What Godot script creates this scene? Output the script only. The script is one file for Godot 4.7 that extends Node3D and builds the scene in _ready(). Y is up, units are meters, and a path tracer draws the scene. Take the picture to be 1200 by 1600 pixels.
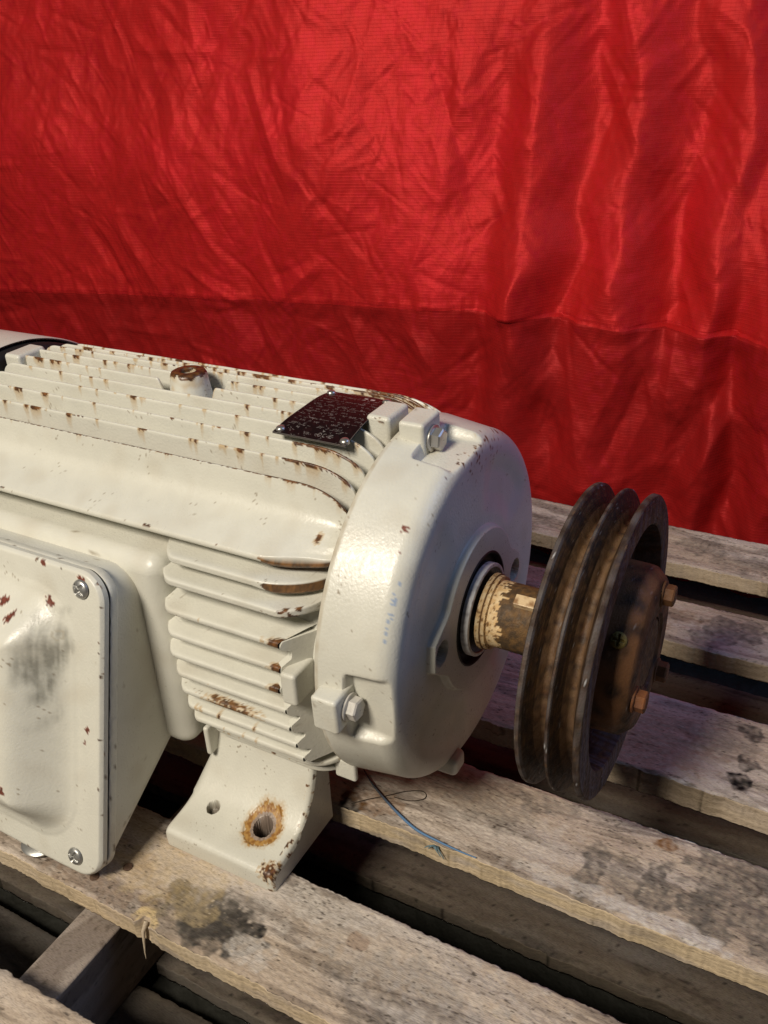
extends Node3D
# A worn cream electric motor with a rusty belt pulley on a wooden pallet, in front of a red curtain.
# x runs along the shaft towards the pulley, y is up, z comes towards the viewer. The deck of the pallet is y = 0, the shaft axis is y = AX, z = 0.

const AX := 0.21
const RF := 0.18          # radius over the fins
const RB := 0.147         # radius of the frame between the fins
const CREAM := Color(0.612, 0.604, 0.532)
const RUST := Color(0.060, 0.030, 0.016)
const STAIN := Color(0.43, 0.27, 0.095)

var noise_a := FastNoiseLite.new()   # frequency 1: scale the point instead
var noise_b := FastNoiseLite.new()
var noise_c := FastNoiseLite.new()
var rng := RandomNumberGenerator.new()
var paint_mat: StandardMaterial3D
var iron_mat: StandardMaterial3D
var wood_mat: StandardMaterial3D
var cloth_mat: StandardMaterial3D
var black_mat: StandardMaterial3D
var steel_mat: StandardMaterial3D
var zinc_mat: StandardMaterial3D


# ------------------------------------------------------------------ mesh helpers
class MB:
	var v := PackedVector3Array()
	var n := PackedVector3Array()
	var c := PackedColorArray()
	var idx := PackedInt32Array()
	var uv := PackedVector2Array()

	# A grid of nu rows of nv points. Normals come from the grid and are turned away from `ref` (or towards `ref` when it is a direction, as_dir).
	func sheet(ps: PackedVector3Array, nu: int, nv: int, cs: PackedColorArray, ref: Vector3, as_dir := false, closed := false, uvs := PackedVector2Array()) -> void:
		var ns := PackedVector3Array()
		ns.resize(nu * nv)
		var total := 0.0
		for i in nu:
			var i0 := maxi(i - 1, 0) * nv
			var i1 := mini(i + 1, nu - 1) * nv
			for j in nv:
				var j0 := j - 1
				var j1 := j + 1
				if j0 < 0:
					j0 = nv - 2 if closed else 0
				if j1 > nv - 1:
					j1 = 1 if closed else nv - 1
				var a := ps[i1 + j] - ps[i0 + j]
				var b := ps[i * nv + j1] - ps[i * nv + j0]
				var m := a.cross(b)
				var l := m.length()
				m = m / l if l > 1e-12 else Vector3.ZERO
				ns[i * nv + j] = m
				total += m.dot(ref if as_dir else ps[i * nv + j] - ref)
		var turn := total < 0.0
		if turn:
			for k in ns.size():
				ns[k] = -ns[k]
		for k in ns.size():
			if ns[k] == Vector3.ZERO:
				ns[k] = ref.normalized() if as_dir else (ps[k] - ref).normalized()
		put(ps, ns, nu, nv, cs, turn, uvs)

	func put(ps: PackedVector3Array, ns: PackedVector3Array, nu: int, nv: int, cs: PackedColorArray, turn: bool, uvs := PackedVector2Array()) -> void:
		var o := v.size()
		v.append_array(ps)
		n.append_array(ns)
		if cs.size() == 1:
			var f := PackedColorArray()
			f.resize(ps.size())
			f.fill(cs[0])
			c.append_array(f)
		else:
			c.append_array(cs)
		if uvs.size() == ps.size():
			uv.append_array(uvs)
		else:
			var z := PackedVector2Array()
			z.resize(ps.size())
			uv.append_array(z)
		var agree := 0.0
		var step := maxi(1, (nu - 1) * (nv - 1) / 200)
		for k in range(0, (nu - 1) * (nv - 1), step):
			var a := (k / (nv - 1)) * nv + k % (nv - 1)
			agree += (ps[a + 1] - ps[a]).cross(ps[a + nv] - ps[a]).dot(ns[a])
		turn = agree > 0.0
		for i in nu - 1:
			for j in nv - 1:
				var a := o + i * nv + j
				var b := a + nv
				if turn:
					idx.append_array(PackedInt32Array([a, b, a + 1, a + 1, b, b + 1]))
				else:
					idx.append_array(PackedInt32Array([a, a + 1, b, a + 1, b + 1, b]))

	func mesh(mat: Material) -> ArrayMesh:
		var arr := []
		arr.resize(Mesh.ARRAY_MAX)
		arr[Mesh.ARRAY_VERTEX] = v
		arr[Mesh.ARRAY_NORMAL] = n
		arr[Mesh.ARRAY_COLOR] = c
		arr[Mesh.ARRAY_TEX_UV] = uv
		arr[Mesh.ARRAY_INDEX] = idx
		var m := ArrayMesh.new()
		m.add_surface_from_arrays(Mesh.PRIMITIVE_TRIANGLES, arr)
		m.surface_set_material(0, mat)
		return m

	func xform(t: Transform3D) -> MB:
		for i in v.size():
			v[i] = t * v[i]
			n[i] = (t.basis * n[i]).normalized()
		return self

	func add(o: MB, t := Transform3D()) -> void:
		var k := v.size()
		for i in o.v.size():
			v.append(t * o.v[i])
			n.append((t.basis * o.n[i]).normalized())
		c.append_array(o.c)
		uv.append_array(o.uv)
		for q in o.idx:
			idx.append(q + k)


func part(called: String, mb: MB, mat: Material, parent: Node) -> MeshInstance3D:
	var o := MeshInstance3D.new()
	o.name = called
	o.mesh = mb.mesh(mat)
	parent.add_child(o, true)
	return o


func copy_part(o: MeshInstance3D, t: Transform3D, parent: Node) -> MeshInstance3D:
	var r := MeshInstance3D.new()
	r.mesh = o.mesh
	r.name = numbered(str(o.name), parent)
	r.transform = t
	parent.add_child(r, true)
	return r


func numbered(called: String, parent: Node) -> String:
	var k := 0
	var s := called
	while parent.has_node(s):
		k += 1
		s = "%s_%03d" % [called, k]
	return s


func named_part(called: String, mb: MB, mat: Material, parent: Node) -> MeshInstance3D:
	return part(numbered(called, parent), mb, mat, parent)


func thing(called: String, label: String, category: String, group := "") -> Node3D:
	var o := Node3D.new()
	o.name = called
	add_child(o, true)
	o.set_meta("label", label)
	o.set_meta("category", category)
	if group:
		o.set_meta("group", group)
	return o


func lin(a: float, b: float, step: float) -> PackedFloat32Array:
	var k := maxi(1, int(ceil(absf(b - a) / step)))
	var r := PackedFloat32Array()
	for i in k + 1:
		r.append(lerpf(a, b, float(i) / k))
	return r


# Surface of revolution about an axis: profile of (along, radius); corners sharper than about 40 degrees stay sharp.
func lathe(prof: Array, seg: int, col: Callable, step := 1.0, flat := false) -> MB:
	var mb := MB.new()
	var pts: Array[Vector2] = []
	for p in prof:
		pts.append(p)
	var nrm: Array[Vector2] = []
	for i in pts.size() - 1:
		var d := (pts[i + 1] - pts[i]).normalized()
		nrm.append(Vector2(-d.y, d.x))
	# outward: sum of normal . radial
	for i in pts.size() - 1:
		var n0 := nrm[i]
		var n1 := nrm[i]
		if i > 0 and nrm[i - 1].dot(nrm[i]) > 0.72:
			n0 = (nrm[i - 1] + nrm[i]).normalized()
		if i < pts.size() - 2 and nrm[i + 1].dot(nrm[i]) > 0.72:
			n1 = (nrm[i + 1] + nrm[i]).normalized()
		var k := maxi(1, int(ceil(pts[i].distance_to(pts[i + 1]) / step)))
		var ps := PackedVector3Array()
		var ns := PackedVector3Array()
		var cs := PackedColorArray()
		if flat:
			for s in seg:
				ps.clear()
				ns.clear()
				cs.clear()
				var am := TAU * (s + 0.5) / seg
				for q in k + 1:
					var p2 := pts[i].lerp(pts[i + 1], float(q) / k)
					for e in 2:
						var a2 := TAU * (s + e) / seg
						ps.append(Vector3(p2.x, p2.y * cos(a2), p2.y * sin(a2)))
						ns.append(Vector3(nrm[i].x, nrm[i].y * cos(am), nrm[i].y * sin(am)))
						cs.append(col.call(ps[-1]))
				mb.put(ps, ns, k + 1, 2, cs, true)
			continue
		for q in k + 1:
			var t := float(q) / k
			var p2 := pts[i].lerp(pts[i + 1], t)
			var m := n0.lerp(n1, t).normalized()
			for s in seg + 1:
				var a := TAU * s / seg
				var pp := Vector3(p2.x, p2.y * cos(a), p2.y * sin(a))
				ps.append(pp)
				ns.append(Vector3(m.x, m.y * cos(a), m.y * sin(a)))
				cs.append(col.call(pp))
		mb.put(ps, ns, k + 1, seg + 1, cs, true)
	return mb


# A block with rounded edges.
func rbox(center: Vector3, size: Vector3, r: float, col: Callable, step := 0.01, nr := 3) -> MB:
	var mb := MB.new()
	var h := size / 2.0
	r = minf(r, minf(h.x, minf(h.y, h.z)))
	for axis in 3:
		for side in [-1.0, 1.0]:
			var a1: int = (axis + 1) % 3
			var a2: int = (axis + 2) % 3
			var us := ticks(h[a1], r, step, nr)
			var vs := ticks(h[a2], r, step, nr)
			var ps := PackedVector3Array()
			var ns := PackedVector3Array()
			var cs := PackedColorArray()
			for u in us:
				for w in vs:
					var p := Vector3.ZERO
					p[axis] = side * h[axis]
					p[a1] = u
					p[a2] = w
					var q := Vector3(clampf(p.x, -h.x + r, h.x - r), clampf(p.y, -h.y + r, h.y - r), clampf(p.z, -h.z + r, h.z - r))
					var n := (p - q).normalized()
					ps.append(center + q + n * r)
					ns.append(n)
					cs.append(col.call(ps[-1]))
			mb.put(ps, ns, us.size(), vs.size(), cs, side > 0.0)
	return mb


func ticks(h: float, r: float, step: float, nr: int) -> PackedFloat32Array:
	var t := PackedFloat32Array()
	for i in nr:
		t.append(-h + r * (1.0 - tan(PI / 4.0 * (1.0 - float(i) / nr))))
	for q in lin(-h + r, h - r, step):
		t.append(q)
	for i in nr:
		t.append(h - r * (1.0 - tan(PI / 4.0 * float(i + 1) / nr)))
	return t


# Tube along points, its radius given at each.
func tube(path: Array, rad: Callable, seg: int, col: Callable) -> MB:
	var mb := MB.new()
	var ps := PackedVector3Array()
	var ns := PackedVector3Array()
	var cs := PackedColorArray()
	for i in path.size():
		var d: Vector3 = (path[mini(i + 1, path.size() - 1)] - path[maxi(i - 1, 0)]).normalized()
		var s := d.cross(Vector3.UP if absf(d.y) < 0.9 else Vector3.RIGHT).normalized()
		var u := s.cross(d)
		for k in seg + 1:
			var a := TAU * k / seg
			var n := s * cos(a) + u * sin(a)
			var r: float = rad.call(float(i) / (path.size() - 1))
			ps.append(path[i] + n * r)
			ns.append(n)
			cs.append(col.call(ps[-1]))
	mb.put(ps, ns, path.size(), seg + 1, cs, false)
	return mb


# ------------------------------------------------------------------ colours (linear, what the thing itself is)
func fb(p: Vector3) -> float:        # soft noise, about -0.7 .. 0.7
	return noise_a.get_noise_3dv(p)


func paint(p: Vector3, wear := 0.0) -> Color:
	var l := noise_b.get_noise_3dv(p * 9.0)
	var g := fb(p * 55.0)
	var c := CREAM * (1.0 + 0.05 * l + 0.025 * g)
	# thin brownish grime in blotches
	var dirt := clampf((fb(p * 23.0 + Vector3(7, 3, 1)) - 0.20) * 1.3, 0.0, 1.0) * 0.26
	c = c.lerp(Color(0.42, 0.36, 0.26), dirt)
	var speck := fb(p * 260.0) + 0.5 * fb(p * 31.0)
	if speck > 0.99:
		c = c.lerp(Color(0.22, 0.17, 0.11), clampf((speck - 0.99) * 9.0, 0.0, 0.75))
	if wear > 0.0:
		var m := fb(p * 95.0 + Vector3(11, 5, 2)) + 0.32 * fb(p * 310.0) + wear
		if m > 0.90:
			c = c.lerp(STAIN, clampf((m - 0.90) * 2.6, 0.0, 0.55))
		if m > 1.02:
			c = rust(p)
	c.a = 1.0
	return c


func rust(p: Vector3) -> Color:
	var a := fb(p * 160.0)
	var b := fb(p * 480.0 + Vector3(3, 3, 3))
	var c := RUST.lerp(Color(0.20, 0.085, 0.028), clampf(0.35 + 0.7 * a + 0.35 * b, 0.0, 1.0))
	c.a = 1.0
	return c


func raw_rust(p: Vector3) -> Color:
	var a := fb(p * 120.0 + Vector3(1, 8, 3))
	var b := fb(p * 420.0)
	return Color(0.085, 0.05, 0.028).lerp(Color(0.26, 0.13, 0.05), clampf(0.4 + 0.6 * a + 0.5 * b, 0.0, 1.0))


func iron(p: Vector3) -> Color:
	var a := fb(p * 60.0)
	var b := fb(p * 210.0 + Vector3(5, 2, 9))
	var g := fb(p * 620.0)
	var c := Color(0.036, 0.022, 0.015).lerp(Color(0.088, 0.044, 0.019), clampf(0.35 + 0.9 * a + 0.55 * b, 0.0, 1.0))
	c = c.lerp(Color(0.15, 0.085, 0.04), clampf((b + 0.5 * g - 0.42) * 1.2, 0.0, 0.7))
	if g > 0.80:
		c = c.lerp(Color(0.30, 0.28, 0.27), clampf((g - 0.80) * 5.0, 0.0, 0.6))
	return c


func cream_plain(p: Vector3) -> Color:
	return paint(p, 0.0)


func cream_worn(p: Vector3) -> Color:
	return paint(p, 0.22)


func zinc(p: Vector3) -> Color:
	return Color(0.46, 0.46, 0.44) * (1.0 + 0.15 * fb(p * 200.0))


func steel(p: Vector3) -> Color:
	return Color(0.52, 0.50, 0.46) * (1.0 + 0.12 * fb(p * 150.0))


func dark(_p: Vector3) -> Color:
	return Color(0.012, 0.012, 0.013)


# ------------------------------------------------------------------ materials
func noise_texture(freq: float, octaves: int, normal := 0.0, size := 512, kind := FastNoiseLite.TYPE_SIMPLEX_SMOOTH, lo := 0.0, hi := 1.0) -> NoiseTexture2D:
	var f := FastNoiseLite.new()
	f.noise_type = kind
	f.frequency = freq
	f.fractal_octaves = octaves
	f.seed = 17
	var t := NoiseTexture2D.new()
	t.width = size
	t.height = size
	t.seamless = true
	t.noise = f
	if normal > 0.0:
		t.as_normal_map = true
		t.bump_strength = normal
	else:
		var g := Gradient.new()
		g.set_color(0, Color(lo, lo, lo))
		g.set_color(1, Color(hi, hi, hi))
		t.color_ramp = g
	return t


func material(called: String, rough: float, metal: float, spec: float) -> StandardMaterial3D:
	var m := StandardMaterial3D.new()
	m.resource_name = called
	m.vertex_color_use_as_albedo = true
	m.roughness = rough
	m.metallic = metal
	m.metallic_specular = spec
	m.uv1_triplanar = true
	m.uv1_world_triplanar = true
	return m


func make_materials() -> void:
	paint_mat = material("cream_paint", 1.0, 0.0, 0.5)
	paint_mat.uv1_scale = Vector3.ONE * 13.0
	paint_mat.roughness_texture = noise_texture(0.03, 5, 0.0, 512, FastNoiseLite.TYPE_SIMPLEX_SMOOTH, 0.22, 0.50)
	paint_mat.normal_enabled = true
	paint_mat.normal_texture = noise_texture(0.045, 4, 5.0)
	paint_mat.normal_scale = 0.24
	iron_mat = material("rusty_iron", 1.0, 0.0, 0.35)
	iron_mat.uv1_scale = Vector3.ONE * 14.0
	iron_mat.roughness_texture = noise_texture(0.02, 5, 0.0, 512, FastNoiseLite.TYPE_SIMPLEX_SMOOTH, 0.40, 0.85)
	iron_mat.normal_enabled = true
	iron_mat.normal_texture = noise_texture(0.06, 5, 8.0)
	iron_mat.normal_scale = 0.35
	wood_mat = material("weathered_wood", 0.82, 0.0, 0.35)
	wood_mat.uv1_scale = Vector3(3.0, 26.0, 26.0)
	wood_mat.normal_enabled = true
	wood_mat.normal_texture = noise_texture(0.05, 5, 8.0)
	wood_mat.normal_scale = 0.35
	var gr := noise_texture(0.05, 5, 0.0, 1024, FastNoiseLite.TYPE_SIMPLEX_SMOOTH, 0.55, 1.0)
	gr.color_ramp.add_point(0.42, Color(0.93, 0.92, 0.90))
	wood_mat.albedo_texture = gr
	black_mat = material("black_rubber", 0.55, 0.0, 0.4)
	steel_mat = material("bright_steel", 0.33, 0.85, 0.5)
	zinc_mat = material("zinc_plated", 0.38, 0.8, 0.5)
	cloth_mat = material("red_cloth", 0.53, 0.24, 0.25)
	cloth_mat.uv1_scale = Vector3.ONE * 40.0
	var im := Image.create(128, 128, false, Image.FORMAT_L8)
	rng.seed = 5
	for y in 128:
		for x in 128:
			var h := 0.45 + 0.05 * sin(TAU * x / 4.0) + 0.05 * rng.randf()
			var yy := y % 26
			if yy < 8:
				h += 0.30 * sin(PI * yy / 8.0)
			if x % 32 < 5:
				h += 0.16 * sin(PI * (x % 32) / 5.0)
			im.set_pixel(x, y, Color(h, h, h))
	im.bump_map_to_normal_map(3.2)
	cloth_mat.normal_enabled = true
	cloth_mat.normal_texture = ImageTexture.create_from_image(im)
	cloth_mat.normal_scale = 0.85


# ------------------------------------------------------------------ motor
# One cooling fin: foot (y, z) on the frame, tip (y, z), measured from the shaft axis.
func fin(root: Vector2, tip: Vector2, x0: float, xend: Callable, taper: float, drop: float, seed: float, wear: float, th := 0.0030, dips := [], flare := 0.0016) -> MB:
	var mb := MB.new()
	var d := (tip - root)
	var hgt := d.length()
	d /= hgt
	var s := Vector2(-d.y, d.x)          # across
	if s.y < 0.0 or (absf(s.y) < 0.3 and s.x < 0.0):
		s = -s
	var prof: Array[Vector2] = []        # (across, height fraction below tip in metres)
	var downs: Array[float] = [1.0]
	for q in [hgt, hgt * 0.7, hgt * 0.45, 0.014, 0.010, 0.0075, 0.0055, 0.004, 0.0026]:
		if q <= hgt:
			prof.append(Vector2(1, q))
	prof.append(Vector2(0.93, 0.0014))
	prof.append(Vector2(0.72, 0.0004))
	prof.append(Vector2(0.3, 0.0))
	prof.append(Vector2(-0.3, 0.0))
	prof.append(Vector2(-0.72, 0.0004))
	prof.append(Vector2(-0.93, 0.0014))
	for q in [0.004, 0.010, hgt]:
		prof.append(Vector2(-1, q))
	var nv := prof.size()
	var xmax: float = xend.call(Vector2(root.x, root.y))
	var nx := int((xmax - x0) / 0.0016)
	var ps := PackedVector3Array()
	var cs := PackedColorArray()
	for i in nx + 1:
		var t := float(i) / nx
		var chip := 0.0
		for j in nv:
			var q := prof[j]
			var half := lerpf(th * 0.5, th * 0.5 + flare, clampf(q.y / 0.03, 0.0, 1.0))
			var c2 := tip - d * q.y + s * (q.x * half)
			var x1: float = xend.call(c2)
			var x := lerpf(x0, x1, t)
			# rounded ends
			var low := 0.0
			var e := (x - (x1 - taper)) / taper
			if taper > 0.0 and e > 0.0:
				low = drop * (1.0 - sqrt(maxf(0.0, 1.0 - pow(e, 2.3))))
			var fade := 0.024 if taper == 0.0 else 0.02
			e = (x0 + fade - x) / fade
			if e > 0.0 and taper == 0.0:
				low = maxf(low, hgt * 0.85 * e * e)
			elif e > 0.0:
				low = maxf(low, drop * 0.6 * (1.0 - sqrt(maxf(0.0, 1.0 - e * e))))
			for dip in dips:
				e = 1.0 - absf(x - dip.x) / dip.y
				if e > 0.0:
					low = maxf(low, 0.026 * smoothstep(0.0, 0.35, e))
			low += 0.0002 * fb(Vector3(x * 50.0, seed, 0.0))
			var f := clampf(1.0 - q.y / hgt, 0.0, 1.0)
			var c3 := c2 - d * (low * f)
			var p := Vector3(x, AX + c3.x, c3.y)
			ps.append(p)
			# chips along the edge: they depend on where along the edge one is, and run some way down the face
			chip = fb(Vector3(x * 58.0, seed * 3.7, 1.0)) + 0.5 * fb(Vector3(x * 170.0, seed, 4.0)) + wear
			var tapered := clampf((x - (x1 - taper * 1.4)) / (taper * 0.4 + 0.001), 0.0, 1.0) * smoothstep(x1 - 0.002, x1 - 0.02, x)
			chip += tapered * wear * 3.6 + 0.34 * fb(Vector3(x * 7.0, seed * 2.1, 9.0)) + 0.06
			var ragged := 0.0016 * fb(p * 300.0)
			var col := paint(p)
			var down := q.y + (0.0 if q.x > 0.0 else 0.0015) + ragged
			var reach := minf((chip - 0.80) * 0.011, 0.0034)
			if chip > 0.58:
				var stain := clampf(1.0 - down / clampf((chip - 0.58) * 0.040, 0.0005, 0.016), 0.0, 1.0)
				col = col.lerp(STAIN, stain * 0.7)
			if wear > 0.15:
				reach = maxf(reach, 0.0019 * smoothstep(0.25, 0.5, tapered + 0.5 * fb(p * 60.0)))
			if down < reach and reach > 0.0003:
				col = rust(p)
			if taper == 0.0 and tip.x > -0.025:      # bare front corners of the upper block fins
				var cc := Vector2((x - x1 + 0.003) / 0.0062, (down - 0.001) / 0.0038).length() + 0.5 * fb(p * 260.0)
				if cc < 1.0:
					col = rust(p)
				elif cc < 1.5:
					col = col.lerp(STAIN, 0.4)
			if taper == 0.0 and absf(tip.x + 0.049) < 0.002:
				var cc := Vector2((x + 0.160) / 0.022, (down - 0.002) / 0.0028).length() + 0.6 * fb(p * 230.0)
				if cc < 1.0:
					col = raw_rust(p)
				elif cc < 1.4:
					col = col.lerp(STAIN, 0.5)
			cs.append(col)
	mb.sheet(ps, nx + 1, nv, cs, Vector3((x0 + xmax) / 2.0, AX + root.x * 0.8, root.y - 0.0), false)
	return mb


func root_of(z: float) -> float:
	return sqrt(maxf(RB * RB - z * z, 0.0)) - 0.004


# The convex panel that joins the last upright fin to the first level one.
func corner_panel() -> MB:
	var mb := MB.new()
	var prof: Array[Vector2] = []
	prof.append(Vector2(0.108, 0.0945))
	prof.append(Vector2(0.135, 0.0948))
	prof.append(Vector2(0.1485, 0.0952))
	prof.append(Vector2(0.1505, 0.0966))
	var first := prof.size()
	var n_arc := 44
	var key := [Vector2(0.1508, 0.0984), Vector2(0.1445, 0.0998), Vector2(0.1350, 0.1016), Vector2(0.1275, 0.1040), Vector2(0.1215, 0.1092), Vector2(0.1172, 0.1170), Vector2(0.1132, 0.1270), Vector2(0.1090, 0.1378), Vector2(0.1052, 0.1462)]
	for i in n_arc + 1:
		var f := float(i) / n_arc * (key.size() - 1)
		var a := mini(int(f), key.size() - 2)
		prof.append(key[a].cubic_interpolate(key[a + 1], key[maxi(a - 1, 0)], key[mini(a + 2, key.size() - 1)], f - a))
	for q in [Vector2(0.1036, 0.1474), Vector2(0.1016, 0.1472), Vector2(0.0998, 0.1462), Vector2(0.0986, 0.1440), Vector2(0.0982, 0.135), Vector2(0.0980, 0.108)]:
		prof.append(q)
	var nv := prof.size()
	var x0 := -0.53
	var x1 := -0.0655
	var nx := 330
	var ps := PackedVector3Array()
	var cs := PackedColorArray()
	for i in nx + 1:
		var x := lerpf(x0, x1, float(i) / nx)
		for j in nv:
			var q := prof[j]
			var u := clampf((float(j) - first) / n_arc, 0.0, 1.0) * 2.0 - 1.0    # -1 upper edge, 1 lower edge
			# upper edge falls towards the end, the lip below draws in
			var up_w := clampf((q.x - 0.112) / 0.030, 0.0, 1.0)
			var out_w := clampf((q.y - 0.112) / 0.030, 0.0, 1.0)
			var e := (x - (x1 - 0.054)) / 0.054
			if e > 0.0:
				q.x -= 0.030 * up_w * (1.0 - sqrt(maxf(0.0, 1.0 - pow(e, 2.4))))
			e = (x - (x1 - 0.060)) / 0.060
			if e > 0.0:
				q.y -= out_w * (0.013 * smoothstep(0.0, 0.75, e) + 0.007 * pow(e, 6.0))
				if j > first + n_arc and j < nv - 1:
					q.x -= 0.0042 * sin(PI * clampf(e, 0.0, 1.0))
			var p := Vector3(x, AX + q.x, q.y)
			ps.append(p)
			var col := paint(p)
			var arc := clampf((float(j) - first), 0.0, n_arc) / n_arc * 0.068     # metres from the upper edge
			if j < first:
				arc = -0.0005
			var chip := fb(Vector3(x * 70.0, 31.0, 1.0)) + 0.45 * fb(Vector3(x * 210.0, 8.0, 4.0)) + 0.08
			chip += 0.42 * smoothstep(-0.155, -0.11, x) * smoothstep(-0.066, -0.074, x)
			var ragged := 0.0016 * fb(p * 300.0)
			if chip > 0.62 and j <= first + n_arc:
				col = col.lerp(STAIN, clampf(1.0 - (arc + ragged) / clampf((chip - 0.62) * 0.035, 0.0005, 0.013), 0.0, 1.0) * 0.45)
			if arc + ragged < maxf(minf((chip - 0.66) * 0.010, 0.0030), 0.0016 * smoothstep(-0.135, -0.12, x + 0.01 * fb(p * 90.0)) * smoothstep(-0.067, -0.070, x)):
				col = rust(p)
			# lower edge: small chips, and the bare sawn end
			var chip2 := fb(Vector3(x * 60.0, 77.0, 1.0)) + 0.4 * fb(Vector3(x * 190.0, 5.0, 4.0))
			var up := 0.068 - arc
			if up + ragged < (chip2 - 0.80) * 0.012 and j <= first + n_arc:
				col = rust(p)
			if j > first + n_arc and j < nv - 1 and x > -0.124 + 0.003 * fb(p * 200.0) and x < -0.0665:
				col = raw_rust(p)
			# a loose chip near the end of the face
			var dd := Vector2((x + 0.085) / 0.0022, (arc - 0.046) / 0.0062).length() + 0.5 * fb(p * 350.0)
			if dd < 1.5:
				col = col.lerp(STAIN, 0.5)
			if dd < 1.0:
				col = rust(p)
			cs.append(col)
	mb.sheet(ps, nx + 1, nv, cs, Vector3(-0.3, AX + 0.05, 0.05))
	return mb


func smooth_max(a: float, b: float, k: float) -> float:
	var h := clampf(0.5 + 0.5 * (a - b) / k, 0.0, 1.0)
	return lerpf(b, a, h) + k * h * (1.0 - h)


# The end bell: a rim, a drafted skirt with a pocket for each of four bolts, a rounded shoulder, a face, and a raised bearing cap with two ears.
func end_bell() -> MB:
	var mb := MB.new()
	var prof: Array[Vector2] = []
	for q in [Vector2(-0.066, 0.150), Vector2(-0.066, 0.160), Vector2(-0.066, 0.1680), Vector2(-0.0655, 0.1694), Vector2(-0.0645, 0.1700), Vector2(-0.0625, 0.1702)]:
		prof.append(q)
	for x in lin(-0.061, -0.018, 0.0014):
		prof.append(Vector2(x, lerpf(0.1702, 0.1645, (x + 0.061) / 0.043)))
	for i in range(1, 13):
		var a := PI / 2 * i / 12.0
		prof.append(Vector2(-0.018 + 0.018 * sin(a), 0.1645 - 0.018 + 0.018 * cos(a)))
	for r in lin(0.1455, 0.105, 0.0013):
		prof.append(Vector2(0.0, r))
	for r in lin(0.1041, 0.0545, 0.0008):
		prof.append(Vector2(0.0, r))
	var nu := prof.size()
	var seg := 640
	var ps := PackedVector3Array()
	var cs := PackedColorArray()
	for i in nu:
		var q := prof[i]
		for s in seg + 1:
			var th := TAU * s / seg          # 0 = towards the viewer (+z), 90 degrees = up
			var x := q.x
			var r := q.y
			# bolt pockets
			if x > -0.0405 and r > 0.13:
				for k in 4:
					var mid: float = [-2.0, 87.5, 180.0, 270.0][k] * PI / 180.0
					var dth := wrapf(th - mid, -PI, PI)
					if absf(dth) > 0.4:
						continue
					var w := r * sin(dth)
					var flat := 0.1545 / cos(dth)
					var inside := smoothstep(0.0345, 0.0285, absf(w)) * smoothstep(-0.0400, -0.0370, x)
					if r > flat:
						r = lerpf(r, flat, inside)
			if q.y < 0.1046 and q.x > -0.001:
				# bearing cap
				var ear := 0.0
				for k in 2:
					var de := wrapf(th - [0.08, PI + 0.08][k], -PI, PI)
					var t := absf(q.y * sin(de))
					if cos(de) > 0.0:
						ear = maxf(ear, 0.0985 - maxf(0.0, (t - 0.013)) * 1.15)
				var rim := smooth_max(0.0775, ear, 0.004)
				x += 0.0070 * smoothstep(rim + 0.0013, rim - 0.0013, q.y)
				# the two bolt holes
				for k in 2:
					var c := Vector2(cos([0.08, PI + 0.08][k]), sin([0.08, PI + 0.08][k])) * 0.0835
					var dd := (Vector2(cos(th), sin(th)) * q.y).distance_to(c)
					x -= 0.022 * smoothstep(0.0118, 0.0106, dd)
			# shallow cast hollows in the face
			if q.x > -0.001 and r > 0.08:
				x -= 0.0035 * smoothstep(0.085, 0.11, r) * smoothstep(0.146, 0.125, r) * smoothstep(0.25, 0.75, 0.5 + 0.5 * cos(4.0 * (th - 0.65)))
			var p := Vector3(x, AX + r * sin(th), r * cos(th))
			ps.append(p)
			var bc := bell_paint(p, th, i, q)
			if q.y < 0.1046 and q.x > -0.001:
				for k in 2:
					var c := Vector2(cos([0.08, PI + 0.08][k]), sin([0.08, PI + 0.08][k])) * 0.0835
					if (Vector2(cos(th), sin(th)) * q.y).distance_to(c) < 0.0112:
						bc = Color(0.035, 0.03, 0.026)  # shade inside the bolt holes is put into the colour
			cs.append(bc)
	mb.sheet(ps, nu, seg + 1, cs, Vector3(-0.08, AX, 0), false, true)
	return mb


func bell_paint(p: Vector3, th: float, _i: int, q: Vector2) -> Color:
	var c := paint(p)
	# chips on the shoulder at the top
	var sh := smoothstep(0.014, 0.0, absf(p.x + 0.004)) * smoothstep(0.60, 0.1, absf(th - 1.75)) * smoothstep(0.13, 0.145, q.y)
	var m := fb(p * 150.0 + Vector3(2, 2, 8)) + 0.3 * fb(p * 400.0) + 0.35 * sh
	if m > 0.84 and sh > 0.1:
		c = c.lerp(STAIN, 0.3)
	if m > 0.90 and sh > 0.1:
		c = rust(p)
	# a few single chips on the skirt
	for k in 3:
		var e: Vector3 = [Vector3(-0.016, AX + 0.131, 0.100), Vector3(-0.047, AX + 0.172, 0.020), Vector3(-0.014, AX + 0.118, 0.113)][k]
		var dd: float = p.distance_to(e) / [0.0030, 0.0030, 0.0014][k] + 0.6 * fb(p * 420.0)
		if dd < 1.0:
			c = Color(0.16, 0.045, 0.03)
	# blue crayon scribble along the shoulder
	if p.x < -0.003 and p.x > -0.022 and th > 0.30 and th < 0.70:
		var along := th * 0.165 * 360.0
		var mid := -0.0088 + 0.004 * (th - 0.3)
		var w := absf(p.x - mid) - 0.0009 - 0.0016 * fb(Vector3(along * 0.6, 3.0, 0.0))
		if w < 0.0 and fb(Vector3(along, (p.x - mid) * 900.0, 2.0)) > -0.08 and fb(Vector3(along * 0.25, 9.0, 2.0)) > -0.35:
			c = c.lerp(Color(0.12, 0.25, 0.50), 0.6)
	# browner where the rim meets the frame
	if p.x < -0.0615:
		c = c.lerp(Color(0.36, 0.29, 0.19), 0.35 + 0.3 * fb(p * 80.0))
	return c


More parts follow.
